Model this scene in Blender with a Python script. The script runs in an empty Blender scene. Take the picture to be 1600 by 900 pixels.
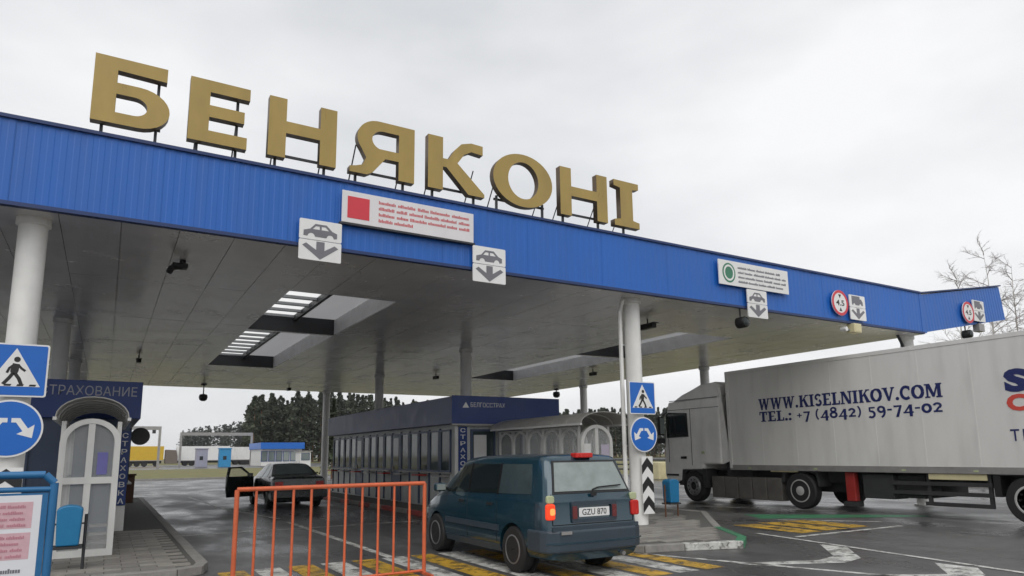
import bpy, bmesh, math, random
import numpy as np
from mathutils import Vector, Matrix
random.seed(7)
R_ = math.radians
S = bpy.context.scene
COL = S.collection

# ------------------------------------------------------------------ camera
CAM_H = 1.58
yaw, pitch, roll = R_(30.6), math.atan((709.5-533)/1067), R_(-0.66)
fw = Vector((math.sin(yaw)*math.cos(pitch), math.cos(yaw)*math.cos(pitch), math.sin(pitch)))
r0 = Vector((math.cos(yaw), -math.sin(yaw), 0)); u0 = r0.cross(fw)
rr = r0*math.cos(roll)+u0*math.sin(roll); uu = -r0*math.sin(roll)+u0*math.cos(roll)
cd = bpy.data.cameras.new('camera'); cam = bpy.data.objects.new('camera', cd); COL.objects.link(cam)
M = Matrix((rr, uu, -fw)).transposed().to_4x4(); M.translation = (0, 0, CAM_H)
cam.matrix_world = M
cd.sensor_width = 36; cd.lens = 24.0; cd.shift_y = (533-450)/1600; cd.clip_start = .05; cd.clip_end = 3000
S.camera = cam

# ------------------------------------------------------------------ world, sun, exposure
SUN_EL, SUN_AZ = R_(48), R_(215)
W = bpy.data.worlds.new('World'); S.world = W; W.use_nodes = True
nt = W.node_tree; nt.nodes.clear()
out = nt.nodes.new('ShaderNodeOutputWorld'); bg = nt.nodes.new('ShaderNodeBackground')
sky = nt.nodes.new('ShaderNodeTexSky'); sky.sky_type = 'NISHITA'; sky.sun_disc = False
sky.sun_elevation = SUN_EL; sky.sun_rotation = SUN_AZ; sky.dust_density = 4
tc = nt.nodes.new('ShaderNodeTexCoord'); mp = nt.nodes.new('ShaderNodeMapping'); mp.inputs['Scale'].default_value = (1, 1, 2.6)
mp.inputs['Rotation'].default_value = (.3, .2, .9)
nz = nt.nodes.new('ShaderNodeTexNoise'); nz.inputs['Scale'].default_value = 1.5; nz.inputs['Detail'].default_value = 5; nz.inputs['Roughness'].default_value = .5
rp = nt.nodes.new('ShaderNodeValToRGB'); rp.color_ramp.elements[0].position = .36; rp.color_ramp.elements[1].position = .66
rp.color_ramp.elements[0].color = (5.6, 5.75, 5.95, 1); rp.color_ramp.elements[1].color = (8.3, 8.3, 8.35, 1)
mx = nt.nodes.new('ShaderNodeMix'); mx.data_type = 'RGBA'; mx.inputs[0].default_value = .93
L = nt.links.new
L(tc.outputs['Generated'], mp.inputs[0]); L(mp.outputs[0], nz.inputs['Vector']); L(nz.outputs['Fac'], rp.inputs[0])
L(sky.outputs[0], mx.inputs[6]); L(rp.outputs[0], mx.inputs[7]); L(mx.outputs[2], bg.inputs[0])
bg.inputs[1].default_value = .105; L(bg.outputs[0], out.inputs[0])
sl = bpy.data.lights.new('sun', 'SUN'); sl.energy = 1.15; sl.angle = R_(55); sl.color = (1, .98, .95)
so = bpy.data.objects.new('sun', sl); COL.objects.link(so)
sd = Vector((math.sin(SUN_AZ)*math.cos(SUN_EL), math.cos(SUN_AZ)*math.cos(SUN_EL), math.sin(SUN_EL)))
so.rotation_euler = sd.to_track_quat('Z', 'Y').to_euler()
vs = S.view_settings; vs.view_transform = 'Standard'; vs.look = 'None'; vs.exposure = 0.22; vs.gamma = 1
vs.use_curve_mapping = False
S.cycles.max_bounces = 8; S.cycles.use_denoising = True

# ------------------------------------------------------------------ helpers
MATS = {}
def lin(c): return tuple(((v/255)/12.92 if v/255 <= .04045 else ((v/255+.055)/1.055)**2.4) for v in c)
def mat(name, col, rough=.5, metal=0., var=.10, scale=3., bump=0., bscale=40., rvar=.08, stretch=None, spec=.5, coat=0., emit=None, trans=0., dirt=0., alpha=1.):
    if name in MATS: return MATS[name]
    m = bpy.data.materials.new(name); m.use_nodes = True; t = m.node_tree; b = t.nodes['Principled BSDF']
    b.inputs['Base Color'].default_value = (*col, 1); b.inputs['Roughness'].default_value = rough; b.inputs['Metallic'].default_value = metal
    b.inputs['Specular IOR Level'].default_value = spec; b.inputs['Coat Weight'].default_value = coat; b.inputs['Coat Roughness'].default_value = .08
    if trans: b.inputs['Transmission Weight'].default_value = trans
    if alpha < 1: b.inputs['Alpha'].default_value = alpha
    if emit: b.inputs['Emission Color'].default_value = (*emit[0], 1); b.inputs['Emission Strength'].default_value = emit[1]
    tcn = t.nodes.new('ShaderNodeTexCoord'); geo = t.nodes.new('ShaderNodeNewGeometry'); mpn = t.nodes.new('ShaderNodeMapping')
    if stretch: mpn.inputs['Scale'].default_value = stretch
    t.links.new(geo.outputs['Position'], mpn.inputs[0])
    n = t.nodes.new('ShaderNodeTexNoise'); n.inputs['Scale'].default_value = scale; n.inputs['Detail'].default_value = 5; n.inputs['Roughness'].default_value = .6
    t.links.new(mpn.outputs[0], n.inputs['Vector'])
    if var:
        r = t.nodes.new('ShaderNodeMapRange'); r.inputs[1].default_value = .3; r.inputs[2].default_value = .7
        r.inputs[3].default_value = 1-var; r.inputs[4].default_value = 1+var
        t.links.new(n.outputs['Fac'], r.inputs[0])
        v = t.nodes.new('ShaderNodeVectorMath'); v.operation = 'SCALE'; v.inputs[0].default_value = col
        t.links.new(r.outputs[0], v.inputs['Scale'])
        src = v.outputs[0]
        if dirt:
            n3 = t.nodes.new('ShaderNodeTexNoise'); n3.inputs['Scale'].default_value = 1.1; n3.inputs['Detail'].default_value = 8
            mp3 = t.nodes.new('ShaderNodeMapping'); mp3.inputs['Scale'].default_value = (2.5, 2.5, .5)
            t.links.new(geo.outputs['Position'], mp3.inputs[0]); t.links.new(mp3.outputs[0], n3.inputs['Vector'])
            r3 = t.nodes.new('ShaderNodeMapRange'); r3.inputs[1].default_value = .48; r3.inputs[2].default_value = .75; r3.inputs[4].default_value = dirt
            t.links.new(n3.outputs['Fac'], r3.inputs[0])
            x3 = t.nodes.new('ShaderNodeMix'); x3.data_type = 'RGBA'; x3.inputs[7].default_value = (.10, .09, .075, 1)
            t.links.new(r3.outputs[0], x3.inputs[0]); t.links.new(src, x3.inputs[6]); src = x3.outputs[2]
        t.links.new(src, b.inputs['Base Color'])
    if rvar:
        r2 = t.nodes.new('ShaderNodeMapRange'); r2.inputs[1].default_value = .3; r2.inputs[2].default_value = .7
        r2.inputs[3].default_value = max(.02, rough-rvar); r2.inputs[4].default_value = min(1, rough+rvar)
        t.links.new(n.outputs['Fac'], r2.inputs[0]); t.links.new(r2.outputs[0], b.inputs['Roughness'])
    if bump:
        n2 = t.nodes.new('ShaderNodeTexNoise'); n2.inputs['Scale'].default_value = bscale; n2.inputs['Detail'].default_value = 4
        t.links.new(mpn.outputs[0], n2.inputs['Vector'])
        bp = t.nodes.new('ShaderNodeBump'); bp.inputs['Strength'].default_value = bump; bp.inputs['Distance'].default_value = .02
        t.links.new(n2.outputs['Fac'], bp.inputs['Height']); t.links.new(bp.outputs[0], b.inputs['Normal'])
    MATS[name] = m; return m

def tag(o, label=None, cat=None, group=None, kind=None):
    if label: o['label'] = label
    if cat: o['category'] = cat
    if group: o['group'] = group
    if kind: o['kind'] = kind
    return o
def empty(name, loc, label, cat, group=None, rz=0):
    o = bpy.data.objects.new(name, None); o.location = loc; o.rotation_euler = (0, 0, rz); o.empty_display_size = .2
    COL.objects.link(o); return tag(o, label, cat, group)
def link(name, me, m, parent=None, local=False, bevel=0, smooth=None, segs=2):
    o = bpy.data.objects.new(name, me); COL.objects.link(o)
    if m is not None and not me.materials: me.materials.append(m)
    if parent is not None:
        o.parent = parent
        if not local and parent.type == 'EMPTY': o.matrix_parent_inverse = Matrix.Translation(-Vector(parent.location))
    if bevel:
        b = o.modifiers.new('bevel', 'BEVEL'); b.width = bevel; b.segments = segs; b.limit_method = 'ANGLE'; b.angle_limit = R_(35)
    if smooth is not None:
        me.polygons.foreach_set('use_smooth', [True]*len(me.polygons)); me.set_sharp_from_angle(angle=R_(smooth))
    return o
class MB:
    def __init__(s): s.v = []; s.f = []
    def add(s, vs, fs):
        k = len(s.v); s.v += [tuple(p) for p in vs]; s.f += [tuple(i+k for i in f) for f in fs]; return s
    def box(s, x0, x1, y0, y1, z0, z1):
        return s.add([(x0,y0,z0),(x1,y0,z0),(x1,y1,z0),(x0,y1,z0),(x0,y0,z1),(x1,y0,z1),(x1,y1,z1),(x0,y1,z1)],
            [(0,3,2,1),(4,5,6,7),(0,1,5,4),(1,2,6,5),(2,3,7,6),(3,0,4,7)])
    def tube(s, p0, p1, r, n=10, r1=None, cap=True):
        p0 = Vector(p0); p1 = Vector(p1); d = (p1-p0).normalized(); a = d.orthogonal().normalized(); b = d.cross(a)
        r1 = r if r1 is None else r1; vs = []
        for p, q in ((p0, r), (p1, r1)):
            for i in range(n):
                t = 2*math.pi*i/n; vs.append(p+(a*math.cos(t)+b*math.sin(t))*q)
        fs = [(i, (i+1) % n, n+(i+1) % n, n+i) for i in range(n)]
        if cap: fs += [tuple(range(n))[::-1], tuple(range(n, 2*n))]
        return s.add(vs, fs)
    def path(s, pts, r, n=8):
        for a, b in zip(pts, pts[1:]): s.tube(a, b, r, n)
        return s
    def prism(s, poly, O, u, v, n, t, off=0):
        O = Vector(O); u = Vector(u); v = Vector(v); n = Vector(n); k = len(poly)
        if sum(poly[i][0]*poly[(i+1)%k][1]-poly[(i+1)%k][0]*poly[i][1] for i in range(k)) < 0: poly = poly[::-1]
        a = [O+u*p[0]+v*p[1]+n*off for p in poly]; b = [p+n*t for p in a]
        return s.add(a+b, [tuple(range(k))[::-1], tuple(range(k, 2*k))]+[(i, (i+1) % k, k+(i+1) % k, k+i) for i in range(k)])
    def lathe(s, prof, O, ax, n=24):
        O = Vector(O); ax = Vector(ax).normalized(); a = ax.orthogonal().normalized(); b = ax.cross(a); m = len(prof); vs = []
        for (r, h) in prof:
            for i in range(n):
                t = 2*math.pi*i/n; vs.append(O+ax*h+(a*math.cos(t)+b*math.sin(t))*r)
        fs = [(j*n+i, j*n+(i+1) % n, (j+1)*n+(i+1) % n, (j+1)*n+i) for j in range(m-1) for i in range(n)]
        fs += [tuple(range(n))[::-1], tuple(range((m-1)*n, m*n))]
        return s.add(vs, fs)
    def mesh(s, name):
        me = bpy.data.meshes.new(name); me.from_pydata(s.v, [], s.f); me.update()
        bm = bmesh.new(); bm.from_mesh(me); bmesh.ops.recalc_face_normals(bm, faces=bm.faces); bm.to_mesh(me); bm.free()
        return me
    def build(s, name, m, parent=None, **k): return link(name, s.mesh(name), m, parent, **k)
def circ(cx, cy, rx, ry=None, n=28, a0=0, a1=360):
    ry = rx if ry is None else ry; full = abs(a1-a0) >= 360; N = n if full else n+1
    return [(cx+rx*math.cos(R_(a0+(a1-a0)*i/n)), cy+ry*math.sin(R_(a0+(a1-a0)*i/n))) for i in range(N)]
def curve_mesh(loops, ext, name='shape'):
    cu = bpy.data.curves.new(name, 'CURVE'); cu.dimensions = '2D'; cu.fill_mode = 'BOTH'; cu.extrude = ext
    for lp in loops:
        sp = cu.splines.new('POLY'); sp.points.add(len(lp)-1); sp.use_cyclic_u = True
        for p, q in zip(sp.points, lp): p.co = (q[0], q[1], 0, 1)
    return conv(cu)
def conv(cu):
    o = bpy.data.objects.new('tmp', cu); COL.objects.link(o)
    dg = bpy.context.evaluated_depsgraph_get(); me = bpy.data.meshes.new_from_object(o.evaluated_get(dg))
    bpy.data.objects.remove(o); bpy.data.curves.remove(cu); me.materials.clear(); return me
def framed(me, O, u, v, n, off=0):
    O = Vector(O)+Vector(n)*off
    X = Matrix((Vector(u), Vector(v), Vector(n))).transposed().to_4x4(); X.translation = O
    me.transform(X); return me
def shape(name, loops, fr, t, m, parent, off=0, **k):
    """a flat shape (first loop outline, rest holes) of thickness t standing on frame fr=(O,u,v,n)"""
    O, u, v, n = fr
    if len(loops) == 1:
        return MB().prism(loops[0], O, u, v, n, t, off).build(name, m, parent, **k)
    me = framed(curve_mesh(loops, t/2, name), O, u, v, n, off+t/2); return link(name, me, m, parent, **k)
def text(name, s, fr, x, y, w, h, m, parent, off=.004, t=.002, bold=0., **k):
    O, u, v, n = fr
    cu = bpy.data.curves.new(name, 'FONT'); cu.body = s; cu.size = 1; cu.offset = bold; cu.resolution_u = 3; cu.extrude = .01
    me = conv(cu); co = np.array([q.co[:] for q in me.vertices])
    a, b = co.min(0), co.max(0)
    sx = (w/(b[0]-a[0])) if w else h/(b[1]-a[1]); sy = h/(b[1]-a[1])
    me.transform(Matrix.Translation((x, y, 0)) @ Matrix.Diagonal((sx, sy, t/.02, 1)) @ Matrix.Translation((-a[0], -a[1], .01)))
    return link(name, framed(me, O, u, v, n, off), m, parent, **k)
def rbox(w, h, r, x=0, y=0, n=4):
    p = []
    for cx, cy, a in ((w-r, r, -90), (w-r, h-r, 0), (r, h-r, 90), (r, r, 180)):
        p += [(x+cx+r*math.cos(R_(a+90*i/n)), y+cy+r*math.sin(R_(a+90*i/n))) for i in range(n+1)]
    return p
def ribbon(pts, w):
    """thick polyline as one polygon"""
    L_, R2 = [], []
    for i, p in enumerate(pts):
        a = Vector(pts[max(i-1, 0)]); b = Vector(pts[min(i+1, len(pts)-1)]); d = (b-a).normalized(); nn = Vector((-d.y, d.x))
        ww = w[i] if isinstance(w, (list, tuple)) else w
        L_.append(tuple(Vector(p)+nn*ww/2)); R2.append(tuple(Vector(p)-nn*ww/2))
    return L_+R2[::-1]
XF = lambda O: (O, (1,0,0), (0,0,1), (0,-1,0))      # faces the street side (-Y)
def copy_tree(o, parent=None, loc=None):
    c = o.copy(); COL.objects.link(c)
    if parent: c.parent = parent
    if loc: c.location = loc
    for ch in list(o.children): copy_tree(ch, c)
    return c

# ------------------------------------------------------------------ materials
fascia_blue = mat('fascia_blue', (.010,.118,.47), .42, var=.07, scale=.9, rvar=.06, dirt=.10, stretch=(1,1,.35))
trim_blue = mat('trim_blue', (.012,.035,.13), .45)
soffit_m = mat('soffit_metal', (.78,.77,.76), .24, metal=.28, var=.10, scale=.8, bump=.04, bscale=1.2, rvar=.06, dirt=.04)
def slats(m, per=.15):
    t = m.node_tree; b = t.nodes['Principled BSDF']; g = t.nodes.new('ShaderNodeNewGeometry'); w = t.nodes.new('ShaderNodeTexWave'); w.wave_profile = 'SAW'; w.bands_direction = 'X'
    w.inputs['Scale'].default_value = math.pi/(10*per); w.inputs['Distortion'].default_value = .15; w.inputs['Detail Scale'].default_value = .3
    old = b.inputs['Normal'].links[0].from_node; bp = t.nodes.new('ShaderNodeBump'); bp.inputs['Strength'].default_value = .22; bp.inputs['Distance'].default_value = .01
    t.links.new(g.outputs['Position'], w.inputs['Vector']); t.links.new(w.outputs['Fac'], bp.inputs['Height']); t.links.new(old.outputs[0], bp.inputs['Normal']); t.links.new(bp.outputs[0], b.inputs['Normal'])
slats(soffit_m)
roof_m = mat('roof_sheet', (.3,.31,.32), .6)
white_col = mat('column_white', (.80,.795,.77), .45, var=.06, dirt=.22)
grey_steel = mat('grey_steel', (.28,.29,.30), .5, metal=.2)
dark_steel = mat('dark_steel', (.03,.032,.036), .5)
black = mat('black_plastic', (.012,.012,.013), .45)
gold = mat('gold_paint', (.37,.262,.078), .34, metal=.2, var=.09, scale=2.5, dirt=.12, stretch=(1,1,.4))
gold_shade = mat('letter_return_shade', (.075,.045,.018), .5)  # dark brown for letter sides, shade of the undersides put into the colour
white_sign = mat('sign_white', (.78,.78,.77), .4, var=.03, dirt=.10)
sign_blue = mat('sign_blue', (.008,.13,.52), .35, var=.05)
sign_red = mat('sign_red', (.62,.04,.06), .4, var=.05)
sign_red_soft = mat('sign_red_print', (.55,.12,.13), .5, var=.1)
sign_black = mat('sign_black', (.014,.014,.015), .45, var=.03)
sign_grey = mat('sign_grey_print', (.17,.17,.19), .5)
sign_green = mat('sign_green', (.05,.20,.12), .5)
frame_white = mat('frame_white', (.72,.72,.70), .4, var=.05, dirt=.18)
booth_navy = mat('booth_navy', (.016,.048,.21), .4, var=.08)
booth_slate = mat('booth_slate', (.17,.19,.31), .5, var=.08, dirt=.1)
booth_wall = mat('booth_wall', (.60,.62,.61), .55, var=.06, dirt=.3)
booth_dark = mat('booth_frame_dark', (.07,.10,.17), .45)
orange = mat('orange_paint', (.62,.135,.055), .4, var=.12, scale=8, dirt=.12)
bin_blue = mat('bin_blue', (.012,.17,.36), .4, var=.08)
board_blue = mat('board_blue', (.02,.14,.32), .4, var=.08)
pink = mat('print_pink', (.62,.40,.44), .6, var=.08, scale=20)
tyre_m = mat('tyre', (.016,.016,.017), .75, bump=.2)
rim_m = mat('rim_grey', (.30,.30,.31), .4, metal=.6, dirt=.3)
rim_white = mat('rim_white', (.42,.42,.41), .45, dirt=.25)
truck_white = mat('truck_white', (.68,.67,.645), .38, var=.05, scale=1.2, dirt=.16, stretch=(1,1,.3))
cab_white = mat('cab_white', (.82,.81,.78), .36, var=.05, dirt=.18)
chassis_m = mat('chassis', (.03,.03,.032), .7, var=.2)
alu = mat('alu_panel', (.33,.32,.31), .42, metal=.4, var=.15)
red_paint = mat('red_paint', (.50,.035,.025), .4)
navy_print = mat('navy_print', (.012,.02,.11), .45, var=.05)
red_print = mat('red_print', (.60,.07,.05), .45, var=.05)
paint_white = mat('road_white', (.58,.58,.55), .5, var=.25, scale=6, dirt=.7, bump=.2)
paint_yellow = mat('road_yellow', (.55,.33,.035), .5, var=.3, scale=5, dirt=.85, bump=.2)
def worn(m, sc=7):
    t = m.node_tree; b = t.nodes['Principled BSDF']; g = t.nodes.new('ShaderNodeNewGeometry'); n = t.nodes.new('ShaderNodeTexNoise'); n.inputs['Scale'].default_value = sc; n.inputs['Detail'].default_value = 10; n.inputs['Roughness'].default_value = .75
    r = t.nodes.new('ShaderNodeMapRange'); r.inputs[1].default_value = .40; r.inputs[2].default_value = .50; r.inputs[3].default_value = .12; r.inputs[4].default_value = .96
    t.links.new(g.outputs['Position'], n.inputs['Vector']); t.links.new(n.outputs['Fac'], r.inputs[0]); t.links.new(r.outputs[0], b.inputs['Alpha'])
worn(paint_white, 5); worn(paint_yellow, 4)
paint_green = mat('kerb_green', (.045,.20,.10), .5, var=.2, dirt=.3)
paint_red = mat('kerb_red', (.33,.035,.03), .5, var=.2, dirt=.4)
kerb_m = mat('kerb_concrete', (.27,.26,.245), .7, var=.16, scale=7, bump=.3, dirt=.3)
paver_m = [mat('paver_a', (.25,.235,.215), .6, var=.18, scale=9, bump=.3, dirt=.3), mat('paver_b', (.29,.275,.245), .6, var=.18, scale=9, bump=.3, dirt=.3), mat('paver_c', (.21,.20,.185), .6, var=.18, scale=9, bump=.3, dirt=.3)]
joint_m = mat('paver_joint', (.10,.098,.09), .8, var=.2, scale=12, bump=.3)
glass_m = mat('glass_grey', (.14,.17,.17), .06, var=.1, spec=.6, rvar=.02)
glass_dark = mat('glass_dark', (.012,.018,.018), .06, var=.05, spec=.5, rvar=.02)
glass_booth = mat('glass_booth', (.045,.065,.07), .08, var=.2, spec=.5, rvar=.03)
glass_pale = mat('glass_pale_grey', (.25,.29,.28), .16, var=.14, scale=5, spec=.6, rvar=.05)
pane_clear = mat('pane_clear', (.85,.88,.88), .05, var=0, rvar=.02, trans=0., alpha=.16)
poly_roof = mat('poly_roof', (.50,.49,.46), .4, var=.08, trans=.15, dirt=.25)
def translucent(name, col, k):
    m = bpy.data.materials.new(name); m.use_nodes = True; t = m.node_tree; t.nodes.clear(); o = t.nodes.new('ShaderNodeOutputMaterial')
    a = t.nodes.new('ShaderNodeBsdfTranslucent'); b = t.nodes.new('ShaderNodeBsdfDiffuse'); x = t.nodes.new('ShaderNodeMixShader'); x.inputs[0].default_value = k
    n = t.nodes.new('ShaderNodeTexNoise'); n.inputs['Scale'].default_value = 2; r = t.nodes.new('ShaderNodeMapRange'); r.inputs[3].default_value = .85; r.inputs[4].default_value = 1.0
    v = t.nodes.new('ShaderNodeVectorMath'); v.operation = 'SCALE'; v.inputs[0].default_value = col
    t.links.new(n.outputs['Fac'], r.inputs[0]); t.links.new(r.outputs[0], v.inputs['Scale'])
    for s in (a, b): t.links.new(v.outputs[0], s.inputs[0])
    t.links.new(b.outputs[0], x.inputs[1]); t.links.new(a.outputs[0], x.inputs[2]); t.links.new(x.outputs[0], o.inputs[0]); return m
skylight_m = translucent('skylight_sheet', (.95,.95,.94), .9)
wood_m = mat('brown_board', (.13,.06,.03), .6)
grass_m = mat('grass', (.15,.14,.05), .9, var=.35, scale=.6, bump=.5, bscale=8)
lamp_red = mat('lamp_red', (.55,.02,.015), .25)
lamp_lit = mat('brake_lamp_lit', (.8,.08,.02), .3, emit=((1.0,.03,.01), .45))
lamp_core = mat('brake_lamp_core', (.8,.10,.03), .3, emit=((1.0,.16,.04), 2.2))
lamp_pale = mat('lamp_pale', (.45,.50,.30), .25)
cream = mat('cream_box', (.62,.56,.34), .5)
yellow_tarp = mat('yellow_tarp', (.62,.40,.03), .5, var=.08)
# ------------------------------------------------------------------ ground
def asphalt():
    m = bpy.data.materials.new('wet_asphalt'); m.use_nodes = True; t = m.node_tree; b = t.nodes['Principled BSDF']
    g = t.nodes.new('ShaderNodeNewGeometry')
    def noise(sc, det, stretch=None):
        n = t.nodes.new('ShaderNodeTexNoise'); n.inputs['Scale'].default_value = sc; n.inputs['Detail'].default_value = det; n.inputs['Roughness'].default_value = .62
        mpn = t.nodes.new('ShaderNodeMapping')
        if stretch: mpn.inputs['Scale'].default_value = stretch
        t.links.new(g.outputs['Position'], mpn.inputs[0]); t.links.new(mpn.outputs[0], n.inputs['Vector']); return n.outputs['Fac']
    def rng(s, a, b_, c, d):
        r = t.nodes.new('ShaderNodeMapRange'); r.inputs[1].default_value = a; r.inputs[2].default_value = b_; r.inputs[3].default_value = c; r.inputs[4].default_value = d
        t.links.new(s, r.inputs[0]); return r.outputs[0]
    wet = rng(noise(.55, 6, (1, .45, 1)), .40, .62, 0, 1); fine = noise(70, 3); mid = noise(2.2, 6)
    x = t.nodes.new('ShaderNodeMix'); x.data_type = 'RGBA'; x.inputs[6].default_value = (.102, .100, .100, 1); x.inputs[7].default_value = (.046, .045, .046, 1)
    t.links.new(wet, x.inputs[0])
    v = t.nodes.new('ShaderNodeVectorMath'); v.operation = 'SCALE'; t.links.new(x.outputs[2], v.inputs[0]); t.links.new(rng(mid, .3, .7, .84, 1.18), v.inputs['Scale'])
    t.links.new(v.outputs[0], b.inputs['Base Color']); t.links.new(rng(wet, 0, 1, .52, .20), b.inputs['Roughness'])
    bp = t.nodes.new('ShaderNodeBump'); bp.inputs['Distance'].default_value = .01; t.links.new(rng(wet, 0, 1, .5, .12), bp.inputs['Strength'])
    t.links.new(fine, bp.inputs['Height']); t.links.new(bp.outputs[0], b.inputs['Normal'])
    return m
asph = asphalt()
road = MB().box(-700, 900, -200, 1400, -.5, 0).build('road', asph); tag(road, kind='structure')
verge = MB().box(-60, 300, 56, 104, -.05, .06).build('grass_verge', grass_m); tag(verge, kind='structure')
verge2 = MB().box(31, 400, -60, 55, -.05, .06).build('grass_verge', grass_m); tag(verge2, kind='structure')
field = MB().box(-300, 700, 168, 1300, -.05, .07).build('field', grass_m); tag(field, kind='structure')
MB().box(-60, 300, 55.75, 55.998, -.05, .13).build('kerb', kerb_m, verge)
MB().box(30.75, 30.998, -60, 55, -.05, .13).build('kerb', kerb_m, verge2)

zl = .004
def stripe(name, poly, m, z=zl):
    mb = MB(); k = len(poly); A = sum(poly[i][0]*poly[(i+1)%k][1]-poly[(i+1)%k][0]*poly[i][1] for i in range(k))
    if A < 0: poly = poly[::-1]
    mb.add([(p[0], p[1], z) for p in poly], [tuple(range(k))]); return mb.build(name, m, road)
def seg(name, a, b, w, m, z=zl):
    d = Vector((b[0]-a[0], b[1]-a[1])).normalized(); n = Vector((-d.y, d.x))*w/2
    return stripe(name, [(a[0]+n.x, a[1]+n.y), (b[0]+n.x, b[1]+n.y), (b[0]-n.x, b[1]-n.y), (a[0]-n.x, a[1]-n.y)], m, z)
seg('lane_line', (3.98, 2.0), (3.98, 17.5), .13, paint_white, .008)
seg('lane_line', (3.98, 18.6), (3.55, 21.5), .12, paint_white, .008)
seg('lane_line', (3.40, 22.2), (3.05, 31), .12, paint_white)
seg('stop_line', (1.42, 15.9), (6.9, 15.9), .12, paint_white)
# zebra: alternating yellow and white bars set a little askew
k = 0; x = 1.46
while x < 7.3:
    stripe('zebra_stripe', [(x, 7.0), (x+.36, 7.0), (x+.36, 10.55), (x, 10.55)], paint_yellow if k % 2 == 0 else paint_white); x += .475; k += 1
# right-hand lane markings
seg('lane_line', (7.38, 8.75), (8.75, 5.2), .11, paint_white)
seg('lane_line', (8.75, 5.2), (9.9, 2.0), .11, paint_white)
seg('lane_line', (11.05, 9.4), (10.2, 4.2), .11, paint_white, .008)
seg('lane_line', (10.2, 4.2), (9.9, 1.5), .11, paint_white, .008)
seg('lane_line', (11.2, 8.62), (14.5, 8.58), .13, paint_white)
stripe('hatch_mark', [(7.9, 7.12), (7.98, 6.85), (9.2, 6.30), (9.75, 6.42), (10.66, 7.25), (10.64, 7.75), (9.62, 6.78), (9.1, 6.66)], paint_white)
stripe('hatch_mark', [(8.55, 5.55), (8.66, 5.25), (9.3, 4.66), (9.7, 4.72), (10.2, 5.05), (10.18, 5.6), (9.4, 5.02)], paint_white)
for i, xx in enumerate((11.75, 12.55, 13.35)):
    stripe('zebra_stripe', [(xx, 8.95), (xx+.62, 8.9), (xx+.72, 10.6), (xx+.12, 10.75)], paint_yellow)
seg('lane_line', (13.6, 10.95), (15.0, 9.3), .12, paint_white)
stripe('green_strip', [(13.5, 11.35), (17.0, 9.3), (17.2, 9.75), (14.1, 12.4)], paint_green)
seg('lane_line', (14.6, 16.2), (17.4, 10.3), .10, paint_white)
seg('lane_line', (26, -5), (26, 50), .12, paint_white); seg('lane_line', (21.5, -5), (21.5, 50), .12, paint_white)

# ------------------------------------------------------------------ islands with kerb stones and pavers
def island(name, outline, z, pave_rects, kerb_mats):
    o = MB().prism(outline, (0,0,0), (1,0,0), (0,1,0), (0,0,1), z-.012).build(name, joint_m); tag(o, kind='structure')
    # kerb stones along the outline
    for i in range(len(outline)):
        a = Vector(outline[i]); b = Vector(outline[(i+1) % len(outline)]); Ln = (b-a).length; n = max(1, round(Ln/1.0)); d = (b-a)/Ln; nn = Vector((d.y, -d.x))
        if max(a.y, b.y) > 31.5 and min(a.y, b.y) > 30: continue
        for j in range(n):
            p = a+d*(Ln*j/n+.006); q = a+d*(Ln*(j+1)/n-.006)
            mb = MB().prism([tuple(p+nn*.012), tuple(q+nn*.012), tuple(q-nn*.14), tuple(p-nn*.14)], (0,0,0), (1,0,0), (0,1,0), (0,0,1), z+.004-random.random()*.006)
            mb.build('kerb_stone', kerb_mats(i, j, p), o, bevel=.012)
    base = {}
    def inside(p):
        k = len(outline); dmin = 9
        for i in range(k):
            a = outline[i]; b = outline[(i+1) % k]; dx, dy = b[0]-a[0], b[1]-a[1]; L2 = math.hypot(dx, dy)
            dmin = min(dmin, (dx*(p[1]-a[1])-dy*(p[0]-a[0]))/L2)
        return dmin > .30 if len(outline) > 7 else True
    for (x0, x1, y0, y1, pw, ph) in pave_rects:
        key = (pw, ph)
        if key not in base: base[key] = [MB().box(0, pw-.012, 0, ph-.012, -.03, .0).mesh('paver') for _ in paver_m]
        for mm, me in zip(paver_m, base[key]):
            if not me.materials: me.materials.append(mm)
        row = 0; y = y0
        while y+ph <= y1+.001:
            xx = x0-(pw/2 if row % 2 else 0)
            while xx+pw <= x1+.001:
                hf = xx < x0-.001; px = x0 if hf else xx
                if inside((px+pw*(.25 if hf else .5), y+ph/2)):
                    ob = bpy.data.objects.new('paver', random.choice(base[key])); COL.objects.link(ob); ob.parent = o
                    ob.scale = (.5 if hf else 1, 1, 1); ob.location = (px, y, z+random.uniform(-.003, .003)); ob.rotation_euler = (random.uniform(-.006,.006), random.uniform(-.006,.006), 0)
                xx += pw
            y += ph; row += 1
    return o
isl_l = island('pavement_island', [(-9, 10.5), (.95, 10.4), (1.27, 10.55), (1.37, 10.9), (1.37, 30), (-9, 30)], .12,
    [(-1.15, 1.22, 10.56, 16.6, .42, .21)], lambda i, j, p: kerb_m)
isl_c = island('pavement_island', [(7.32, 8.9), (7.5, 8.62), (8.2, 8.45), (9.2, 8.12), (9.75, 8.55), (10.6, 9.9), (13.0, 12.6), (13.0, 30), (7.1, 30)], .12,
    [(7.46, 12.1, 8.55, 13.0, .42, .21)],
    lambda i, j, p: paint_white if i in (2,) else (paint_green if i in (3, 4) else (paint_red if i == 8 and j % 2 == 0 and p.y > 12 else kerb_m)))

# ------------------------------------------------------------------ canopy
FY, FZ0, FZ1 = 10.6, 4.88, 6.05
XL, XR, YB = -7.53, 20.22, 35.4
can = empty('border_canopy', (9.65, 23, 0), 'large checkpoint canopy with corrugated blue fascia, grey metal soffit and white columns', 'canopy')
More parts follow.
